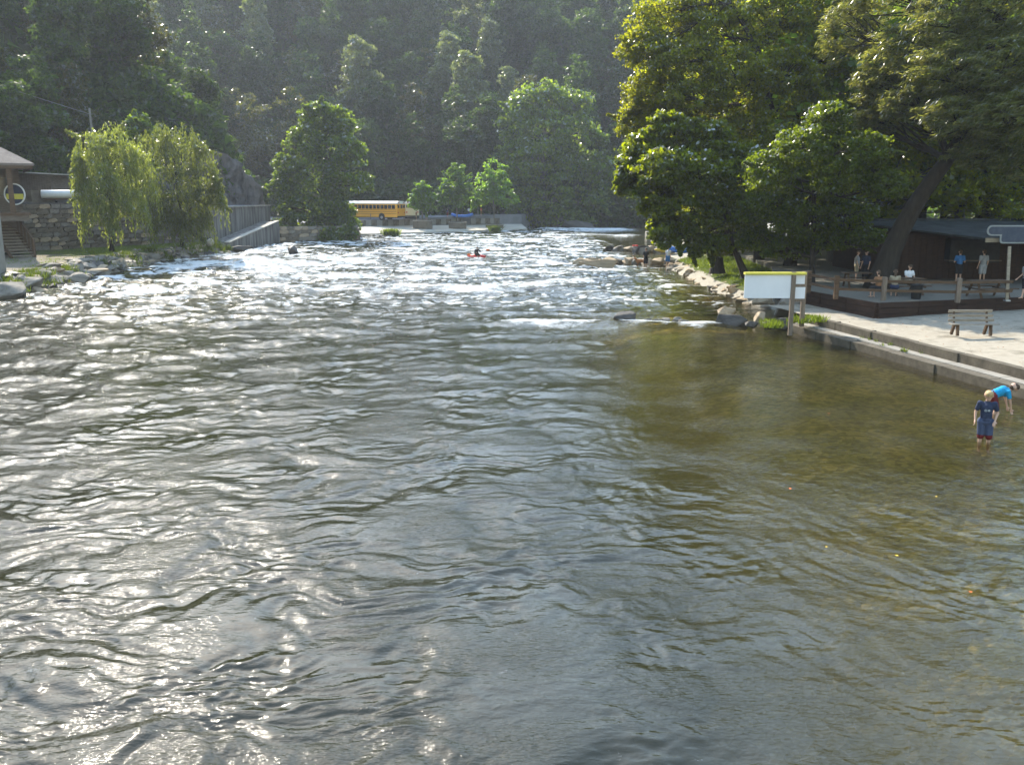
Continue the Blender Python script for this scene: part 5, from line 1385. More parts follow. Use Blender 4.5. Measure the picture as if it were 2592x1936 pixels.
# the boy wading and the child bending behind him
p = at(2489, 1118, 0.0)
by_ = float(bed_z(np.array([p.x]), np.array([p.y]))[0])
person((p.x, p.y, by_ + 0.02), R(-22), 'blond boy in navy printed T-shirt and long dark shorts wading shin-deep', 1.54,
       pose(hip=(0.0, 0, 0.52), head=(0.005, -0.02, 0.92), el=[(0.155, 0.015, 0.645), (-0.15, 0.01, 0.64)], wr=[(0.115, -0.10, 0.535), (-0.155, -0.055, 0.52)], kn=[(0.065, -0.01, 0.28), (-0.05, 0.0, 0.28)], an=[(0.075, 0.02, 0.045), (-0.055, 0.0, 0.045)]),
       'navy', 'slate', hair='hair_blond', voxel=0.0105, hs=1.2, fingers=True, under='maroon', prnt=True)
p = at(2522, 1046, 0.0)
by_ = float(bed_z(np.array([p.x]), np.array([p.y]))[0])
person((p.x, p.y, by_ + 0.02), R(80), 'child in bright blue T-shirt bending down to the water behind the boy', 1.5,
       pose(hip=(0, 0.10, 0.50), chest=(0, -0.07, 0.585), neck=(0, -0.17, 0.605), head=(0, -0.255, 0.655), face=(0, -1, -0.25), chin=(0, -0.03, -0.035), sh=[(0.09, -0.13, 0.58), (-0.09, -0.13, 0.58)], el=[(0.10, -0.16, 0.42), (-0.10, -0.17, 0.42)],
            wr=[(0.085, -0.20, 0.27), (-0.085, -0.21, 0.26)], hipj=[(0.05, 0.10, 0.48), (-0.05, 0.10, 0.48)], kn=[(0.06, 0.03, 0.27), (-0.06, 0.03, 0.27)], an=[(0.06, 0.08, 0.045), (-0.06, 0.08, 0.045)]),
       'cyan', 'maroon', hair='hair_brown', voxel=0.0105, hs=1.2, fingers=True)

# ------------------------------------------------------------------ gravel beach with timber edging
E0 = at(1985, 836, 0); E1 = at(2592, 1012, 0)
ed = (E1 - E0); ed.z = 0; edn = ed.normalized()
E2 = E1 + edn * 26
inn = Vector((-edn.y, edn.x, 0));
if inn.x < 0: inn = -inn
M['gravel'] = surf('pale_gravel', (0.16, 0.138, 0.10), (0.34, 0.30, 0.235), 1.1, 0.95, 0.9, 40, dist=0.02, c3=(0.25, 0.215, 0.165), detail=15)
def P2(v): return (v.x, v.y)
a0 = E0 - edn * 0.5 + inn * 1.25; a1 = E2 + inn * 1.25
gp = [P2(a0), P2(a1), (46, a1.y), (46, 44), (14.6, 44), (12.6, 41.2)]
xx = np.arange(9, 46, 0.5); yy = np.arange(-6, 44.1, 0.5); X, Y = np.meshgrid(xx, yy)
dist = (X - a0.x) * inn.x + (Y - a0.y) * inn.y
Z = 0.60 + 0.012 * np.clip(dist, 0, 40) + perlin(X / 2.5, Y / 2.5, 71) * 0.04 + perlin(X / 0.9, Y / 0.9, 72) * 0.015
ok = (dist > -0.3) & (Y < 43.8)
k = np.arange(X.size).reshape(X.shape); q = np.stack([k[:-1, :-1].ravel(), k[:-1, 1:].ravel(), k[1:, 1:].ravel(), k[1:, :-1].ravel()], 1)
q = q[ok.ravel()[q].all(axis=1)]
# clamp the front edge to the timber line
Xc = X + np.where(dist < 0.25, (0.0 - dist) * inn.x * 1.0, 0); Yc = Y + np.where(dist < 0.25, (0.0 - dist) * inn.y * 1.0, 0)
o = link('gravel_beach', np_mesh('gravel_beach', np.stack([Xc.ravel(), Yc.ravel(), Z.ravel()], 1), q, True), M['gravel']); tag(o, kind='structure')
root = empty('timber_edging', E0); tag(root, 'two-step edging of weathered timbers between gravel beach and water', 'edging')
L = (E2 - E0).length; n = int(L / 2.4)
M['edge_side'] = surf('edge_timber', (0.06, 0.05, 0.036), (0.13, 0.11, 0.08), 2.2, 0.9, 0.5, 12, dist=0.02)
for i in range(n):
    s0, s1 = i * L / n, (i + 0.985) * L / n
    j = rng.uniform(-0.03, 0.03)
    for (of, z, w_, h_, nm) in ((0.30 + j, 0.12, 0.42, 0.34, 'lower_timber'), (1.10 + j, 0.47, 0.30, 0.34, 'upper_timber')):
        MB().bar(edn * s0 + inn * of + Vector((0, 0, z)), edn * s1 + inn * of + Vector((0, 0, z + rng.uniform(-0.01, 0.01))), w_, h_).build(nm, M['edge_side'], root)
    MB().bar(edn * s0 + inn * 0.73 + Vector((0, 0, 0.10)), edn * s1 + inn * 0.73 + Vector((0, 0, 0.10)), 0.46, 0.46).build('ledge', M['concrete'], root)
sp = [tuple(E0 + edn * rng.uniform(3, 16) + inn * rng.choice([0.55, 0.9]) + Vector((0, 0, 0.33))) for _ in range(16)]
tufts('edge_weeds', sp, 0.14, 0.05, 14, M['grass'], 6)

def litter():
    rg = np.random.default_rng(91)
    xs = rg.uniform(13, 30, 900); ys = rg.uniform(24, 41, 900)
    dd = (xs - a0.x) * inn.x + (ys - a0.y) * inn.y
    ok = dd > 0.1
    C = np.stack([xs[ok], ys[ok], 0.66 + 0.012 * dd[ok]], 1)
    V, F = leaf_cloud(C, np.zeros_like(C), 1, 0.06, rg, 0.7, up=6)
    o = link('fallen_leaves', np_mesh('fallen_leaves', V, F), M['brown_cloth']); tag(o, kind='stuff')
litter()

# ------------------------------------------------------------------ rocks across the shallows and along the cove
def rock_at(u, v, s, mat, label, i=0, rz=0.2, z=0.1, name='boulder', group=None, tilt=0.1):
    p = at(u, v, 0); o = stone((p.x, p.y + s[1] * 0.3, z + 0.16), s, mat, i, None, name, rz, tilt); tag(o, label, 'boulder', group); return o
rock_at(1583, 819, (1.25, 0.7, 0.55), 'rock_dark', 'low wet black rock furthest out in the line of white water', 1)
rock_at(1852, 832, (1.75, 0.9, 0.8), 'rock_dark', 'largest boulder in the rock line, dark underneath', 6, 0.1, 0.1)
rock_at(1838, 826, (0.9, 0.6, 0.6), 'rock_warm', 'pinkish rock lying on the upstream shoulder of the largest boulder', 3, 0.4, 0.45)
rock_at(1926, 826, (0.95, 0.7, 0.62), 'rock_warm', 'pale pointed boulder between the large one and the grass tuft', 2, 0.5, 0.2)
rock_at(1903, 838, (0.6, 0.5, 0.4), 'rock_dark', 'small wet rock at the foot of the pale pointed boulder', 3)
rock_at(1948, 840, (0.7, 0.5, 0.42), 'rock_dark', 'small dark rock under the grass tuft', 5)
rock_at(1983, 838, (0.8, 0.7, 0.7), 'rock_dark', 'dark square rock at the front post of the notice board', 6)
for i, (u, v, sc) in enumerate(((1662, 824, 0.5), (1685, 822, 0.4), (1715, 823, 0.6), (1730, 826, 0.4), (1640, 822, 0.35))):
    rock_at(u, v, (sc * 1.2, sc, sc * 0.55), 'rock', ['rounded cobble in the riffle, outermost of five', 'smallest cobble breaking the riffle', 'broadest cobble in the riffle by the white water', 'cobble touching the broadest one in the riffle', 'half-drowned cobble nearest the black rock'][i], i, z=0.05, name='cobble')
rock_at(2010, 800, (2.6, 1.6, 1.5), 'rock', 'big rounded grey boulder in the shade behind the board posts', 2, 0.3, 0.35)
rock_at(2085, 800, (1.6, 1.1, 0.9), 'rock', 'shaded boulder beside the gravel under the dark boughs', 4, 0.1, 0.5)
root = empty('rock_bank', (13, 60, 0)); tag(root, 'loose pale stones edging the grass strip by the gravel landing', 'rocks')
for i in range(90):
    y = rng.uniform(41.5, 78); x = np.interp(y, [w[0] for w in RW], [w[1] for w in RW]); d = rng.uniform(-0.3, 1.3); s = rng.uniform(0.25, 0.75)
    stone((x + d, y, 0.05 + d * 0.35), (s * 1.3, s, s * 0.6), ['rock_warm', 'rock', 'rock_warm'][i % 3], None, root)
for (u, v, a, b) in ((1903, 752, 1.0, 0.6), (1932, 765, 1.3, 0.8), (1860, 738, 0.9, 0.6), (1745, 690, 0.9, 0.7)):
    p = at(u, v, 0.3); stone((p.x, p.y, 0.35), (a, b, 0.5), 'rock_warm', None, root)
jetty('stone_jetty', 'nearer stone jetty of flat sunlit blocks reaching into the river', [at(1475, 672, 0), at(1560, 670, 0), at(1650, 672, 0), at(1700, 672, 0)], 0.62, 0.45, 1.15, ['rock_warm', 'rock', 'rock_warm'], 51)
s1 = stone(at(1515, 668, 0.45), (3.6, 1.5, 0.75), 'rock_warm', 4, None, 'jetty_slab', 0.03, 0.02); tag(s1, 'long flat block capping the tip of the nearer jetty', 'block')
jetty('stone_jetty', 'farther stone jetty running out from the blue raft', [at(1545, 636, 0), at(1620, 638, 0), at(1700, 637, 0), at(1745, 640, 0)], 0.62, 0.5, 1.3, ['rock_warm', 'rock', 'rock_dark'], 52)
p = at(1655, 604, 0); o = MB().box((p.x + 0.8, p.y + 1, 0.45), (3.6, 2.0, 1.0), bevel=0.05).build('concrete_block', M['concrete']); tag(o, 'square grey concrete block standing in the river beyond the jetties', 'block')
p = at(1462, 578, 0); o = stone((p.x, p.y, 0.4), (7, 4, 2.6), 'rock_dark', 0, None, 'river_boulder', 0.2); tag(o, 'rounded dark boulder at the far end of the rapids', 'boulder')
p = at(966, 602, 0); o = stone((p.x, p.y, 0.1), (1.1, 0.7, 0.8), 'rock_dark', 3, None, 'boulder'); tag(o, 'small dark rock just below the sloping landing', 'boulder')
sp = [tuple(at(988 + rng.uniform(-12, 14), 597, 0.1)) for _ in range(26)] + [tuple(at(1252 + rng.uniform(-7, 7), 586, 0.1)) for _ in range(10)]
tufts('ramp_weeds', sp, 0.9, 0.25, 60, M['grass'], 7)
sp = [tuple(at(1958 + rng.uniform(-14, 16), 822 + rng.uniform(-4, 8), 0.28)) for _ in range(16)] + [tuple(at(2010 + rng.uniform(0, 70), 812 + rng.uniform(-4, 5), 0.6)) for _ in range(16)]
tufts('cove_weeds', sp, 0.22, 0.16, 60, M['grass'], 8)

# ------------------------------------------------------------------ the white notice board seen from behind
PF = at(2002, 834, 0.35); Yb = PF.y
s = Yb / FPX
root = empty('notice_board', PF); tag(root, 'white board with two small panels on twin posts, yellow strip along its top', 'sign')
def L_(u, v, dy=0.0): return atY(u, v, Yb + dy) - PF
zt = L_(2000, 690).z
for (u0, u1, vt, vb, dy) in ((2000, 2013, 692, 834, 0.0), (2028, 2041, 690, 812, 0.35)):
    a, b = L_(u0, vt, dy), L_(u1, vb, dy); xa, xb = L_(u0, 740, dy).x, L_(u1, 740, dy).x
    MB().box(((xa + xb) / 2, dy, (a.z + b.z) / 2 - 0.1), (xb - xa - 0.04, 0.12, a.z - b.z + 0.3)).build('post', M['post_wood'], root)
a, b = L_(1886, 696), L_(2000, 755)
MB().box(((a.x + b.x) / 2, 0.02, (a.z + b.z) / 2), (b.x - a.x, 0.04, a.z - b.z)).build('main_panel', M['white_panel'], root)
for (v0, v1) in ((697, 719), (727, 756)):
    a, b = L_(2014, v0, 0.1), L_(2031, v1, 0.1)
    MB().box(((a.x + b.x) / 2 + 0.01, 0.1, (a.z + b.z) / 2), (b.x - a.x + 0.16, 0.03, a.z - b.z)).build('small_panel', M['white_panel'], root)
for v_ in (723, 760):
    a, b = L_(2013, v_ - 4, 0.12), L_(2030, v_ + 4, 0.12)
    MB().box(((a.x + b.x) / 2, 0.14, (a.z + b.z) / 2), (b.x - a.x + 0.12, 0.08, a.z - b.z)).build('crosspiece', M['post_wood'], root)
a, b = L_(1886, 690), L_(2041, 695)
MB().box(((a.x + b.x) / 2, 0.08, (a.z + b.z) / 2), (b.x - a.x, 0.30, 0.09)).build('top_strip', M['yellow_trim'], root)

# ------------------------------------------------------------------ terrace, fence, snack bar
T0 = at(2218, 803, 0.65); T1 = at(2640, 784, 0.65); T2 = Vector((13.9, 46.5, 0.65))
ZT = 1.28
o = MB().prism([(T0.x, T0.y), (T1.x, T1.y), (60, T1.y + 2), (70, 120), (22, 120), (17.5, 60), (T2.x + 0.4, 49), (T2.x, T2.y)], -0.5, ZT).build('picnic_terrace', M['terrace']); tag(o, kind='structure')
root = empty('terrace_wall', T0); tag(root, 'low dark timber wall holding up the shaded picnic terrace', 'wall')
for (a, b, nseg) in ((T0, T1 + (T1 - T0) * 0.6, 7), (T0, T2, 4)):
    for c_ in range(3):
        for i in range(nseg):
            f0, f1 = i / nseg, (i + 0.985) / nseg
            q0 = a.lerp(b, f0) - T0; q1 = a.lerp(b, f1) - T0
            of = Vector((-(b - a).normalized().y, (b - a).normalized().x, 0)) * -0.06
            if of.y > 0: of = -of
            MB().bar(q0 + of + Vector((0, 0, 0.02 + c_ * 0.25)), q1 + of + Vector((0, 0, 0.02 + c_ * 0.25)), 0.14, 0.235).build('sleeper', M['wood_dark'], root)
# fence along the terrace edge
fu = [(2050, 742, 46.0), (2120, 758, 43.0), (2241, 763, 0), (2430, 767, 0), (2566, 764, 0)]
root = empty('rail_fence', (T0.x, T0.y, ZT)); tag(root, 'rustic two-rail fence with stout posts along the terrace edge', 'fence')
FPp = []
for (u, v, Y_) in fu:
    p = at(u, v, ZT); p = p + Vector((0, 0.25, 0)); FPp.append(p - Vector((T0.x, T0.y, ZT)))
for i, p in enumerate(FPp):
    if i == 4: continue
    MB().box(p + Vector((0, 0, 0.52)), (0.2, 0.2, 1.08), bevel=0.03).build('post', M['post_wood' if i > 1 else 'wood_brown'], root)
for i in range(len(FPp) - 1):
    for z in (0.45, 0.86):
        MB().bar(FPp[i] + Vector((0, 0, z)), FPp[i + 1] + Vector((0, 0, z)), 0.07, 0.12).build('rail', M['wood_brown'], root)

# snack bar
wl_ = at(2262, 712, ZT); Yw = 50.0
def W_(u, v, Y): return atY(u, v, Y)
xl, xr = W_(2262, 700, Yw).x, W_(2592, 700, Yw).x + 9
root = empty('snack_bar', (xl, Yw, ZT)); tag(root, 'long dark brown snack bar with low overhanging roof and a serving hatch', 'building')
ze = W_(2400, 603, Yw - 4.0).z - ZT; zr = W_(2400, 558, Yw + 5).z - ZT
Lx = xr - xl
hx0, hx1 = W_(2395, 660, Yw).x - xl, W_(2520, 660, Yw).x - xl
nb = int(Lx / 0.34)
for i in range(nb):
    x = (i + 0.5) * Lx / nb; full = not (hx0 < x < hx1)
    if full: MB().box((x, 0, 1.25), (Lx / nb * 0.94, 0.05, 2.5)).build('board', M['wood_dark'], root)
    else: MB().box((x, 0, 0.5), (Lx / nb * 0.94, 0.05, 1.0)).build('board', M['wood_dark'], root)
MB().box((Lx / 2, 5.2, 1.3), (Lx, 9, 2.6)).box((hx0 / 2 + hx1 / 2, 0.05, 2.35), (hx1 - hx0, 0.1, 0.3)).build('walls', M['wood_dark'], root)
MB().box((hx0 / 2 + hx1 / 2, -0.2, 1.06), (hx1 - hx0 + 0.2, 0.5, 0.07)).build('counter', M['wood_grey'], root)
MB().box((hx0 / 2 + hx1 / 2, 0.1, 1.6), (hx1 - hx0, 0.9, 1.3)).build('hatch_shade', M['black'], root)  # solid black block: the shade inside the hatch put into the colour
mb = MB()
x0, x1 = -1.6, Lx + 1
for (A0, A1, A2, A3) in (((x0 + 4.4, -4.0, ze), (x1, -4.0, ze), (x1, 5.0, zr), (x0, 5.0, zr)), ((x0, 5.0, zr), (x1, 5.0, zr), (x1, 11, ze + 0.2), (x0, 11, ze + 0.2))):
    lo = [mb.bm.verts.new((a[0], a[1], a[2] - 0.1)) for a in (A0, A1, A2, A3)]; hi = [mb.bm.verts.new(a) for a in (A0, A1, A2, A3)]
    mb.bm.faces.new(hi); mb.bm.faces.new(lo[::-1])
    for i in range(4): mb.bm.faces.new((lo[i], lo[(i + 1) % 4], hi[(i + 1) % 4], hi[i]))
mb.build('roof', M['roof_dark'], root)
MB().box(((x0 + 4.4 + x1) / 2, -4.05, ze - 0.1), (x1 - x0 - 4.4, 0.06, 0.22)).build('eave_board', M['wood_pale'], root)
MB().box((Lx / 2, 5.0, zr + 0.06), (Lx + 2.4, 0.3, 0.1)).build('ridge_cap', M['roof_dark'], root)
pp = at(2561, 765, ZT)
root2 = empty('porch_post', (pp.x, pp.y + 0.4, ZT)); tag(root2, 'slim pale post holding the snack bar eave', 'post')
MB().bar((0, 0, 0), (0.18, 0.6, ze - 0.1), 0.12).build('shaft', M['wood_pale'], root2)
MB().box((0, 0, 0.03), (0.22, 0.22, 0.06)).build('foot', M['steel'], root2)
# roof sign: a rounded bar with a deep rounded lobe below it, pale rim; it runs out of the picture
Ys = Yw - 4.3; sg = W_(2575, 592, Ys)
root = empty('roof_sign', sg); tag(root, 'blue-grey shaped sign with pale rim on the snack bar eave', 'sign')
def rr(x0, x1, z0, z1, r, n=6):
    pts = []
    for cx_, cz_, a0 in ((x1 - r, z1 - r, 0), (x0 + r, z1 - r, 90), (x0 + r, z0 + r, 180), (x1 - r, z0 + r, 270)):
        for i in range(n + 1): a = R(a0 + 90 * i / n); pts.append((cx_ + r * math.cos(a), cz_ + r * math.sin(a)))
    return pts
def plate(pts, y0, y1):
    mb = MB(); a = [mb.bm.verts.new((x, y0, z)) for x, z in pts]; b = [mb.bm.verts.new((x, y1, z)) for x, z in pts]; n_ = len(pts)
    for i in range(n_): mb.bm.faces.new((a[i], a[(i + 1) % n_], b[(i + 1) % n_], b[i]))
    mb.bm.faces.new(b); mb.bm.faces.new(a[::-1]); return mb
q = Ys / FPX
bar = (-76 * q, 76 * q, -5 * q, 21 * q); lob = (-42 * q, 42 * q, -24 * q, 12 * q)
plate(rr(*bar, 12 * q), -0.02, 0.04).build('rim', M['sign_rim'], root)
plate(rr(*lob, 8 * q), -0.016, 0.045).build('rim', M['sign_rim'], root)
e = 3.5 * q
plate(rr(bar[0] + e, bar[1] - e, bar[2] + e, bar[3] - e, 9 * q), -0.035, -0.018).build('face', M['sign_blue'], root)
plate(rr(lob[0] + e, lob[1] - e, lob[2] + e, lob[3] - e, 6 * q), -0.032, -0.015).build('face', M['sign_blue'], root)

# small gabled hut behind
hc = W_(2215, 555, 72)
root = empty('gabled_hut', (hc.x, 72, 1.3), R(-38)); tag(root, 'little gabled hut with pale metal roof beyond the leaning trunk', 'building')
MB().box((0, 0, 1.3), (3.6, 4.6, 2.6)).build('walls', M['wood_brown'], root)
plate([(-1.8, 2.6), (1.8, 2.6), (0, 4.15)], -2.3, 2.3).build('gable', M['wood_brown'], root)
for s_ in (-1, 1):
    mb = MB(); mb.bar((s_ * 2.1, 0, 2.38), (0, 0, 4.25), 5.2, 0.08); mb.build('roof_slope', M['steel'], root)
MB().box((0, -2.33, 1.0), (0.9, 0.05, 2.0)).build('door', M['wood_dark'], root)
pl = W_(2258, 516, 70)
root = empty('lamp', (pl.x, pl.y, pl.z)); tag(root, 'small round white lamp beside the hut gable', 'lamp')
MB().sphere((0, 0, 0), 0.13, 2).build('globe', M['white'], root, True)
MB().bar((0, 0, -0.1), (0, 0, 1.3 - pl.z), 0.06).build('pole', M['steel'], root)

# ------------------------------------------------------------------ bench and tables
def bench():
    p = at(2455, 846, 0.72)
    root = empty('park_bench', (p.x, p.y, 0.70)); tag(root, 'grey slatted bench standing alone on the gravel beach', 'bench')
    W = 1.78
    for (y, z, w_) in ((-0.28, 0.44, 1.02), (-0.13, 0.445, 1.0)): MB().box((0, y, z), (W * w_, 0.135, 0.04), bevel=0.006).build('seat_slat', M['wood_sun'], root)
    for i, (y, z) in enumerate(((0.02, 0.56), (0.08, 0.72), (0.14, 0.88))):
        MB().box((0, y, z), (W * (0.97 - i * 0.02), 0.03, 0.115), Matrix.Rotation(0.35, 3, 'X'), bevel=0.005).build('back_slat', M['wood_sun'], root)
    for sx in (-1, 1):
        x = sx * 0.62
        MB().bar((x, -0.30, 0.0), (x, -0.24, 0.43), 0.09, 0.09).build('leg', M['wood_brown'], root)
        MB().bar((x, 0.18, 0.0), (x, 0.0, 0.43), 0.09, 0.09).build('leg', M['wood_brown'], root)
        MB().bar((x, -0.32, 0.39), (x, 0.06, 0.39), 0.06, 0.07).build('rail', M['wood_brown'], root)
        MB().bar((x, 0.03, 0.36), (x, 0.18, 0.95), 0.06, 0.06).build('back_post', M['wood_brown'], root)
bench()
def picnic_table(loc, rz, label, group='picnic tables on the terrace'):
    root = empty('picnic_table', loc, rz); tag(root, label, 'table', group)
    for i in range(5): MB().box((0, -0.31 + i * 0.155, 0.75), (1.85, 0.145, 0.04)).build('top_plank', M['wood_brown'], root)
    for sy in (-1, 1):
        for k_ in (0, 1): MB().box((0, sy * (0.62 + k_ * 0.15), 0.45), (1.85, 0.14, 0.04)).build('seat_plank', M['wood_brown'], root)
    for sx in (-1, 1):
        x = sx * 0.65
        for sy in (-1, 1): MB().bar((x, sy * 0.62, 0.0), (x, sy * 0.2, 0.73), 0.09, 0.05).build('leg', M['wood_brown'], root)
        MB().bar((x, -0.75, 0.39), (x, 0.75, 0.39), 0.09, 0.05).build('crossbar', M['wood_brown'], root)
    return root
def ter(u, v): p = at(u, v, ZT); return (p.x, p.y, ZT)
picnic_table(ter(2500, 752), 0.05, 'empty picnic table in the sun-flecked shade before the serving hatch')
picnic_table(ter(2285, 745), 0.1, 'picnic table with people seated round it by the leaning trunk')
picnic_table(ter(2175, 728), -0.1, 'picnic table where the dark-shirted pair stand')
# bin
p = ter(2318, 757)
root = empty('litter_bin', p); tag(root, 'black litter bin on the terrace behind the fence', 'bin')
MB().tube([(0, 0, 0), (0, 0, 0.62)], [0.2, 0.26], 16).build('bin_body', M['black'], root)
MB().tube([(0, 0, 0.60), (0, 0, 0.66)], [0.28, 0.28], 16).build('rim', M['black'], root)

# people on the terrace
def zt_(u, v, dz=0): p = at(u, v, ZT); return (p.x, p.y, ZT + dz)
person(zt_(2296, 738), R(10), 'person in white T-shirt seated at the picnic table, back to the snack bar', 1.72, SIT, 'white_cloth', 'khaki', voxel=0.022)
person(zt_(2262, 752), R(160), 'person in tan top seated on the near bench of the table', 1.66, SIT, 'khaki', 'navy', voxel=0.022, long_hair=True)
person(zt_(2222, 755), R(200), 'person in orange-brown shirt bending over the near side of the table', 1.65, SIT, 'brown_cloth', 'black_cloth', voxel=0.022)
person(zt_(2188, 716), R(-60), 'person in dark navy shirt standing by the trunk of the leaning tree', 1.76, pose(), 'navy', 'black_cloth', voxel=0.022, trousers=True)
person(zt_(2166, 712), R(70), 'person in grey-brown top facing the navy-shirted one', 1.68, pose(wr=[(0.1, -0.14, 0.62), (-0.14, -0.04, 0.49)]), 'grey_cloth', 'khaki', voxel=0.022)
person(zt_(2424, 715), R(175), 'person in blue T-shirt waiting at the serving hatch', 1.76, pose(wr=[(0.1, -0.16, 0.62), (-0.1, -0.16, 0.62)], el=[(0.15, 0.0, 0.62), (-0.15, 0.0, 0.62)]), 'blue_cloth', 'black_cloth', voxel=0.022)
person(zt_(2484, 716), R(185), 'person in faded grey shirt and shorts at the counter', 1.78, pose(), 'grey_cloth', 'grey_cloth', voxel=0.022)
person(zt_(2592, 757), R(-75), 'person in grey T-shirt and black shorts striding out of the picture', 1.76,
       pose(kn=[(0.058, -0.10, 0.28), (-0.058, 0.03, 0.27)], an=[(0.06, -0.14, 0.06), (-0.06, 0.17, 0.10)], wr=[(0.14, 0.08, 0.50), (-0.14, -0.14, 0.52)]), 'grey_cloth', 'black_cloth', voxel=0.022)
# people by the jetty
p = at(1634, 678, 0); person((p.x, p.y, -0.12), R(25), 'person in dark shirt and black shorts standing in the shallows beside the dog', 1.78, pose(wr=[(0.1, -0.13, 0.60), (-0.14, -0.04, 0.49)]), 'black_cloth', 'black_cloth', voxel=0.022, skin='skin_tan')
p = at(1690, 676, 0.1); person((p.x, p.y, 0.1), R(-30), 'person in pale grey shirt, blue shorts and yellow hat on the jetty', 1.7, pose(), 'white_cloth', 'blue_cloth', voxel=0.022, hat='yellow')
# dog
p = at(1622, 676, 0)
root = empty('dog', (p.x, p.y, 0.02), R(-100)); tag(root, 'long-haired reddish brown dog standing in the shallows at the jetty', 'dog')
D = [((0, -0.28, 0.48), (0, 0.0, 0.50), 0.16, 0.15), ((0, 0, 0.50), (0, 0.30, 0.50), 0.15, 0.125), ((0, -0.32, 0.52), (0, -0.46, 0.68), 0.11, 0.085), ((0, -0.48, 0.70), (0, -0.52, 0.70), 0.085, 0.075),
     ((0, -0.54, 0.68), (0, -0.66, 0.645), 0.05, 0.032), ((0, 0.38, 0.55), (0, 0.58, 0.44), 0.04, 0.045), ((0, 0.58, 0.44), (0, 0.66, 0.30), 0.045, 0.02)]
for sx in (-1, 1):
    D += [((sx * 0.09, -0.26, 0.42), (sx * 0.09, -0.25, 0.24), 0.06, 0.035), ((sx * 0.09, -0.25, 0.24), (sx * 0.09, -0.26, 0.03), 0.032, 0.026), ((sx * 0.09, -0.27, 0.03), (sx * 0.09, -0.31, 0.02), 0.03, 0.024),
          ((sx * 0.09, 0.28, 0.44), (sx * 0.095, 0.22, 0.30), 0.085, 0.05), ((sx * 0.095, 0.22, 0.30), (sx * 0.095, 0.36, 0.20), 0.045, 0.03), ((sx * 0.095, 0.36, 0.20), (sx * 0.095, 0.33, 0.03), 0.028, 0.025), ((sx * 0.095, 0.32, 0.03), (sx * 0.095, 0.28, 0.02), 0.03, 0.024),
          ((sx * 0.08, -0.46, 0.74), (sx * 0.11, -0.47, 0.64), 0.022, 0.03)]
link('body', blob(D, 0.02, 'body'), M['dog_fur'], root)

# ------------------------------------------------------------------ boats
def raft(loc, rz, label):
    root = empty('inflatable_raft', loc, rz); tag(root, label, 'raft')
    L, W, r = 4.1, 1.9, 0.26
    pts = []
    for i in range(49):
        a = 2 * math.pi * i / 48
        x = math.copysign(abs(math.cos(a)) ** 0.55, math.cos(a)) * (L / 2 - r); y = math.copysign(abs(math.sin(a)) ** 0.8, math.sin(a)) * (W / 2 - r)
        z = r + 0.42 * abs(x / (L / 2)) ** 3
        pts.append((x, y, z))
    mb = MB(); mb.tube(pts[:-1] + [pts[0]], r, 14, caps=False); mb.build('outer_tube', M['raft_blue'], root, True)
    for x in (-0.85, 0.0, 0.85): MB().cyl((x, 0, 0.38), 0.19, W - 0.7, 'Y', 16).build('thwart', M['raft_blue'], root, True)
    MB().box((0, 0, 0.12), (L - 1.0, W - 0.5, 0.08)).build('floor', M['raft_dark'], root)
    mb = MB()
    for i in range(0, 48): mb.bar(Vector(pts[i]) + Vector((0, 0, r * 0.9)) + Vector((pts[i][0], pts[i][1], 0)).normalized() * 0.12, Vector(pts[i + 1]) + Vector((0, 0, r * 0.9)) + Vector((pts[i + 1][0], pts[i + 1][1], 0)).normalized() * 0.12, 0.02)
    mb.build('grab_line', M['white'], root)
    return root
p = at(1735, 640, 0.25)
raft((p.x, p.y, 0.22), R(6), 'blue inflatable raft pulled up on the gravel landing')
p = at(1672, 640, 0.1)
root = empty('yellow_kayak', (p.x + 0.2, p.y, 0.2), R(10)); tag(root, 'small yellow kayak bow poking out beside the blue raft', 'kayak')
MB().tube([(-0.9, 0, 0.25), (-0.6, 0, 0.2), (0, 0, 0.17), (0.7, 0, 0.17), (1.3, 0, 0.22), (1.6, 0, 0.28)], [0.03, 0.14, 0.27, 0.28, 0.14, 0.03], 14).build('hull', M['yellow'], root, True)
p = at(1610, 616, 0.6); root = empty('life_jacket', (p.x, p.y - 9.5, 0.62)); p2 = at(1608, 622, 0.75); root.location = (p2.x, p2.y, 0.70); tag(root, 'red life jacket left on top of the farther jetty', 'life jacket')
MB().box((-0.15, 0, 0.05), (0.26, 0.5, 0.12), bevel=0.03).build('front_panel', M['red'], root); MB().box((0.16, 0, 0.06), (0.26, 0.5, 0.13), bevel=0.03).build('front_panel', M['red'], root)
p = at(1207, 655, 0)
root = empty('kayak', (p.x, p.y, 0.12), R(-20)); tag(root, 'red whitewater kayak in the middle of the rapids', 'kayak')
MB().tube([(-0.95, 0, 0.16), (-0.7, 0, 0.08), (-0.3, 0, 0.03), (0.3, 0, 0.03), (0.7, 0, 0.08), (0.95, 0, 0.16)], [0.04, 0.16, 0.27, 0.27, 0.16, 0.04], 16).build('hull', M['red'], root, True)
MB().cyl((0, 0, 0.36), 0.26, 0.06, 'Z', 18).build('spray_deck', M['black_cloth'], root)
person((p.x, p.y, -0.10), R(30), 'kayaker in black top and pale helmet paddling through the rapids', 1.7, pose(**{k: v for k, v in SIT.items() if k not in ('el', 'wr')}, el=[(0.17, -0.06, 0.46), (-0.17, -0.06, 0.46)], wr=[(0.16, -0.2, 0.50), (-0.14, -0.2, 0.42)]), 'black_cloth', 'black_cloth', voxel=0.022, hat='white', short_sleeve=False)
root = empty('paddle', (p.x, p.y, 0.65), R(30)); tag(root, 'paddle with orange blades held across the kayak', 'paddle')
MB().bar((-0.85, -0.34, -0.15), (0.85, -0.34, 0.12), 0.035).build('shaft', M['black'], root)
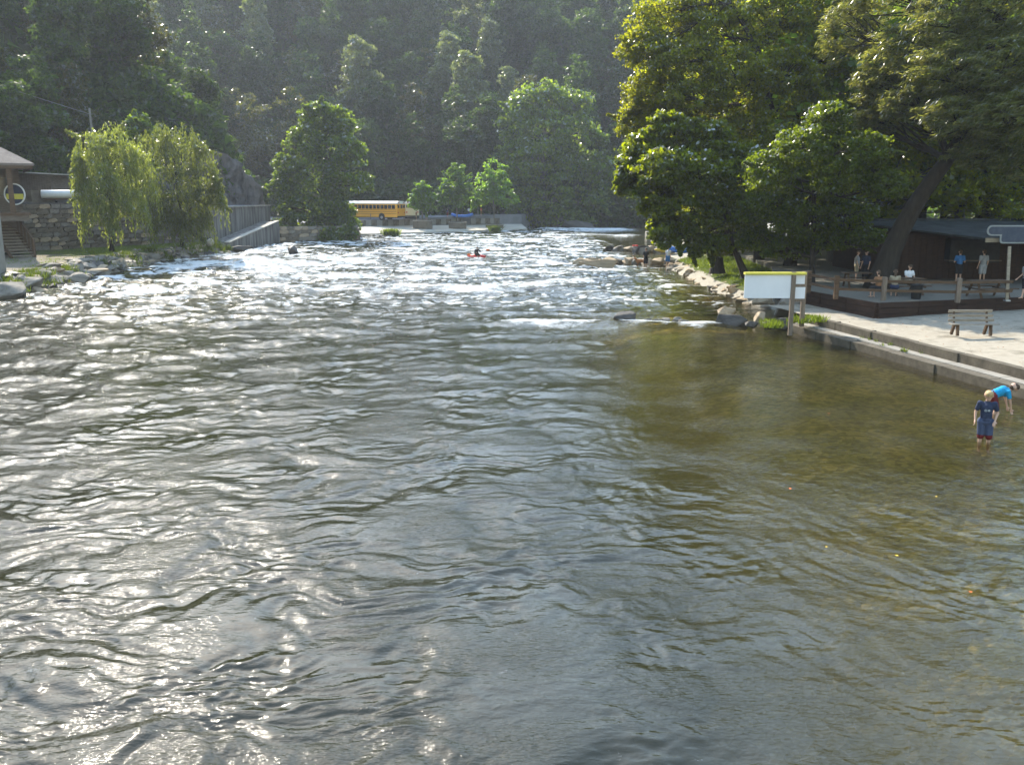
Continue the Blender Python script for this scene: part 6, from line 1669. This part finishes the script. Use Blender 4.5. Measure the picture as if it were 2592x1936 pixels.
for sx, z in ((-1, -0.19), (1, 0.16)): MB().sphere((sx * 1.02, -0.34, z), (0.24, 0.03, 0.1), 2).build('blade', M['orange'], root, True)

# ------------------------------------------------------------------ the far landing: people, raft, orange canopy
for (u, v, Y, lab, sh_, so) in ((1133, 556, 162, 'distant person in dark clothes crossing the parking ground alone', 'navy', 'maroon'), (1054, 560, 154, 'distant person standing before the smallest planter', 'brown_cloth', 'khaki'),
                               (1080, 560, 155, 'distant person in white beside the smallest planter', 'white_cloth', 'khaki'), (1187, 560, 165, 'distant person in white by the blue canopy', 'white_cloth', 'navy'), (1218, 560, 166, 'distant person in orange under the widest young tree', 'orange', 'brown_cloth')):
    p = atY(u, v, Y)
    person((p.x, Y, lotz(Y)), rng.uniform(0, 6), lab, 1.7, pose(), sh_, so, voxel=0.035, face=False)
def canopy(loc, mat, label, r=1.4, h=2.3):
    root = empty('parasol', loc); tag(root, label, 'parasol')
    MB().tube([(0, 0, 0), (0, 0, h + 0.2)], 0.04, 8).build('pole', M['steel'], root)
    mb = MB(); top = mb.bm.verts.new((0, 0, h + 0.15)); ring = [mb.bm.verts.new((r * math.cos(k_ * math.pi / 4), r * math.sin(k_ * math.pi / 4), h - 0.4)) for k_ in range(8)]
    for k_ in range(8): mb.bm.faces.new((top, ring[k_], ring[(k_ + 1) % 8]))
    mb.build('canopy', mat, root)
p = atY(1210, 530, 166); canopy((p.x, 166, lotz(166)), M['orange'], 'orange parasol showing between the two larger young trees')
p = atY(1170, 552, 163); raft((p.x, 163, lotz(163)), R(3), 'second blue raft lying on the distant parking ground')

# fallen leaves drifting on the shallow water
for i, (u, v) in enumerate(((2098, 1046), (2093, 1383), (2457, 1497), (2370, 1256), (2000, 1236), (2270, 1405))):
    p = at(u, v, 0.03); rg = np.random.default_rng(i)
    V, F = leaf_cloud([(0, 0, 0)], [(0.0, 0.0, 0.0)], 1, 0.055, rg, 0.8, up=30)
    o = link('fallen_leaf', np_mesh('fallen_leaf', V, F), M['yellow'] if i % 2 else M['orange']); o.location = p
    tag(o, ['yellow leaf floating on the calm shallows level with the boy', 'orange leaf adrift over brown water', 'orange leaf near the picture corner ripples', 'yellow leaf on the shallows before the boy', 'small leaf floating mid-way across the brown water', 'yellow leaf on the slanting ripples'][i], 'leaf', 'leaves floating on the shallows')

# ------------------------------------------------------------------ summer haze in the valley air
def haze():
    m, n, l = new_mat('haze')
    out = n.new('ShaderNodeOutputMaterial'); v = n.new('ShaderNodeVolumePrincipled')
    v.inputs['Color'].default_value = (0.80, 0.88, 1.0, 1); v.inputs['Density'].default_value = 0.00028; v.inputs['Anisotropy'].default_value = 0.35
    l.new(v.outputs[0], out.inputs['Volume'])
    o = MB().box((0, 125, 72), (700, 590, 157)).build('haze', m)
    tag(o, kind='stuff')
haze()
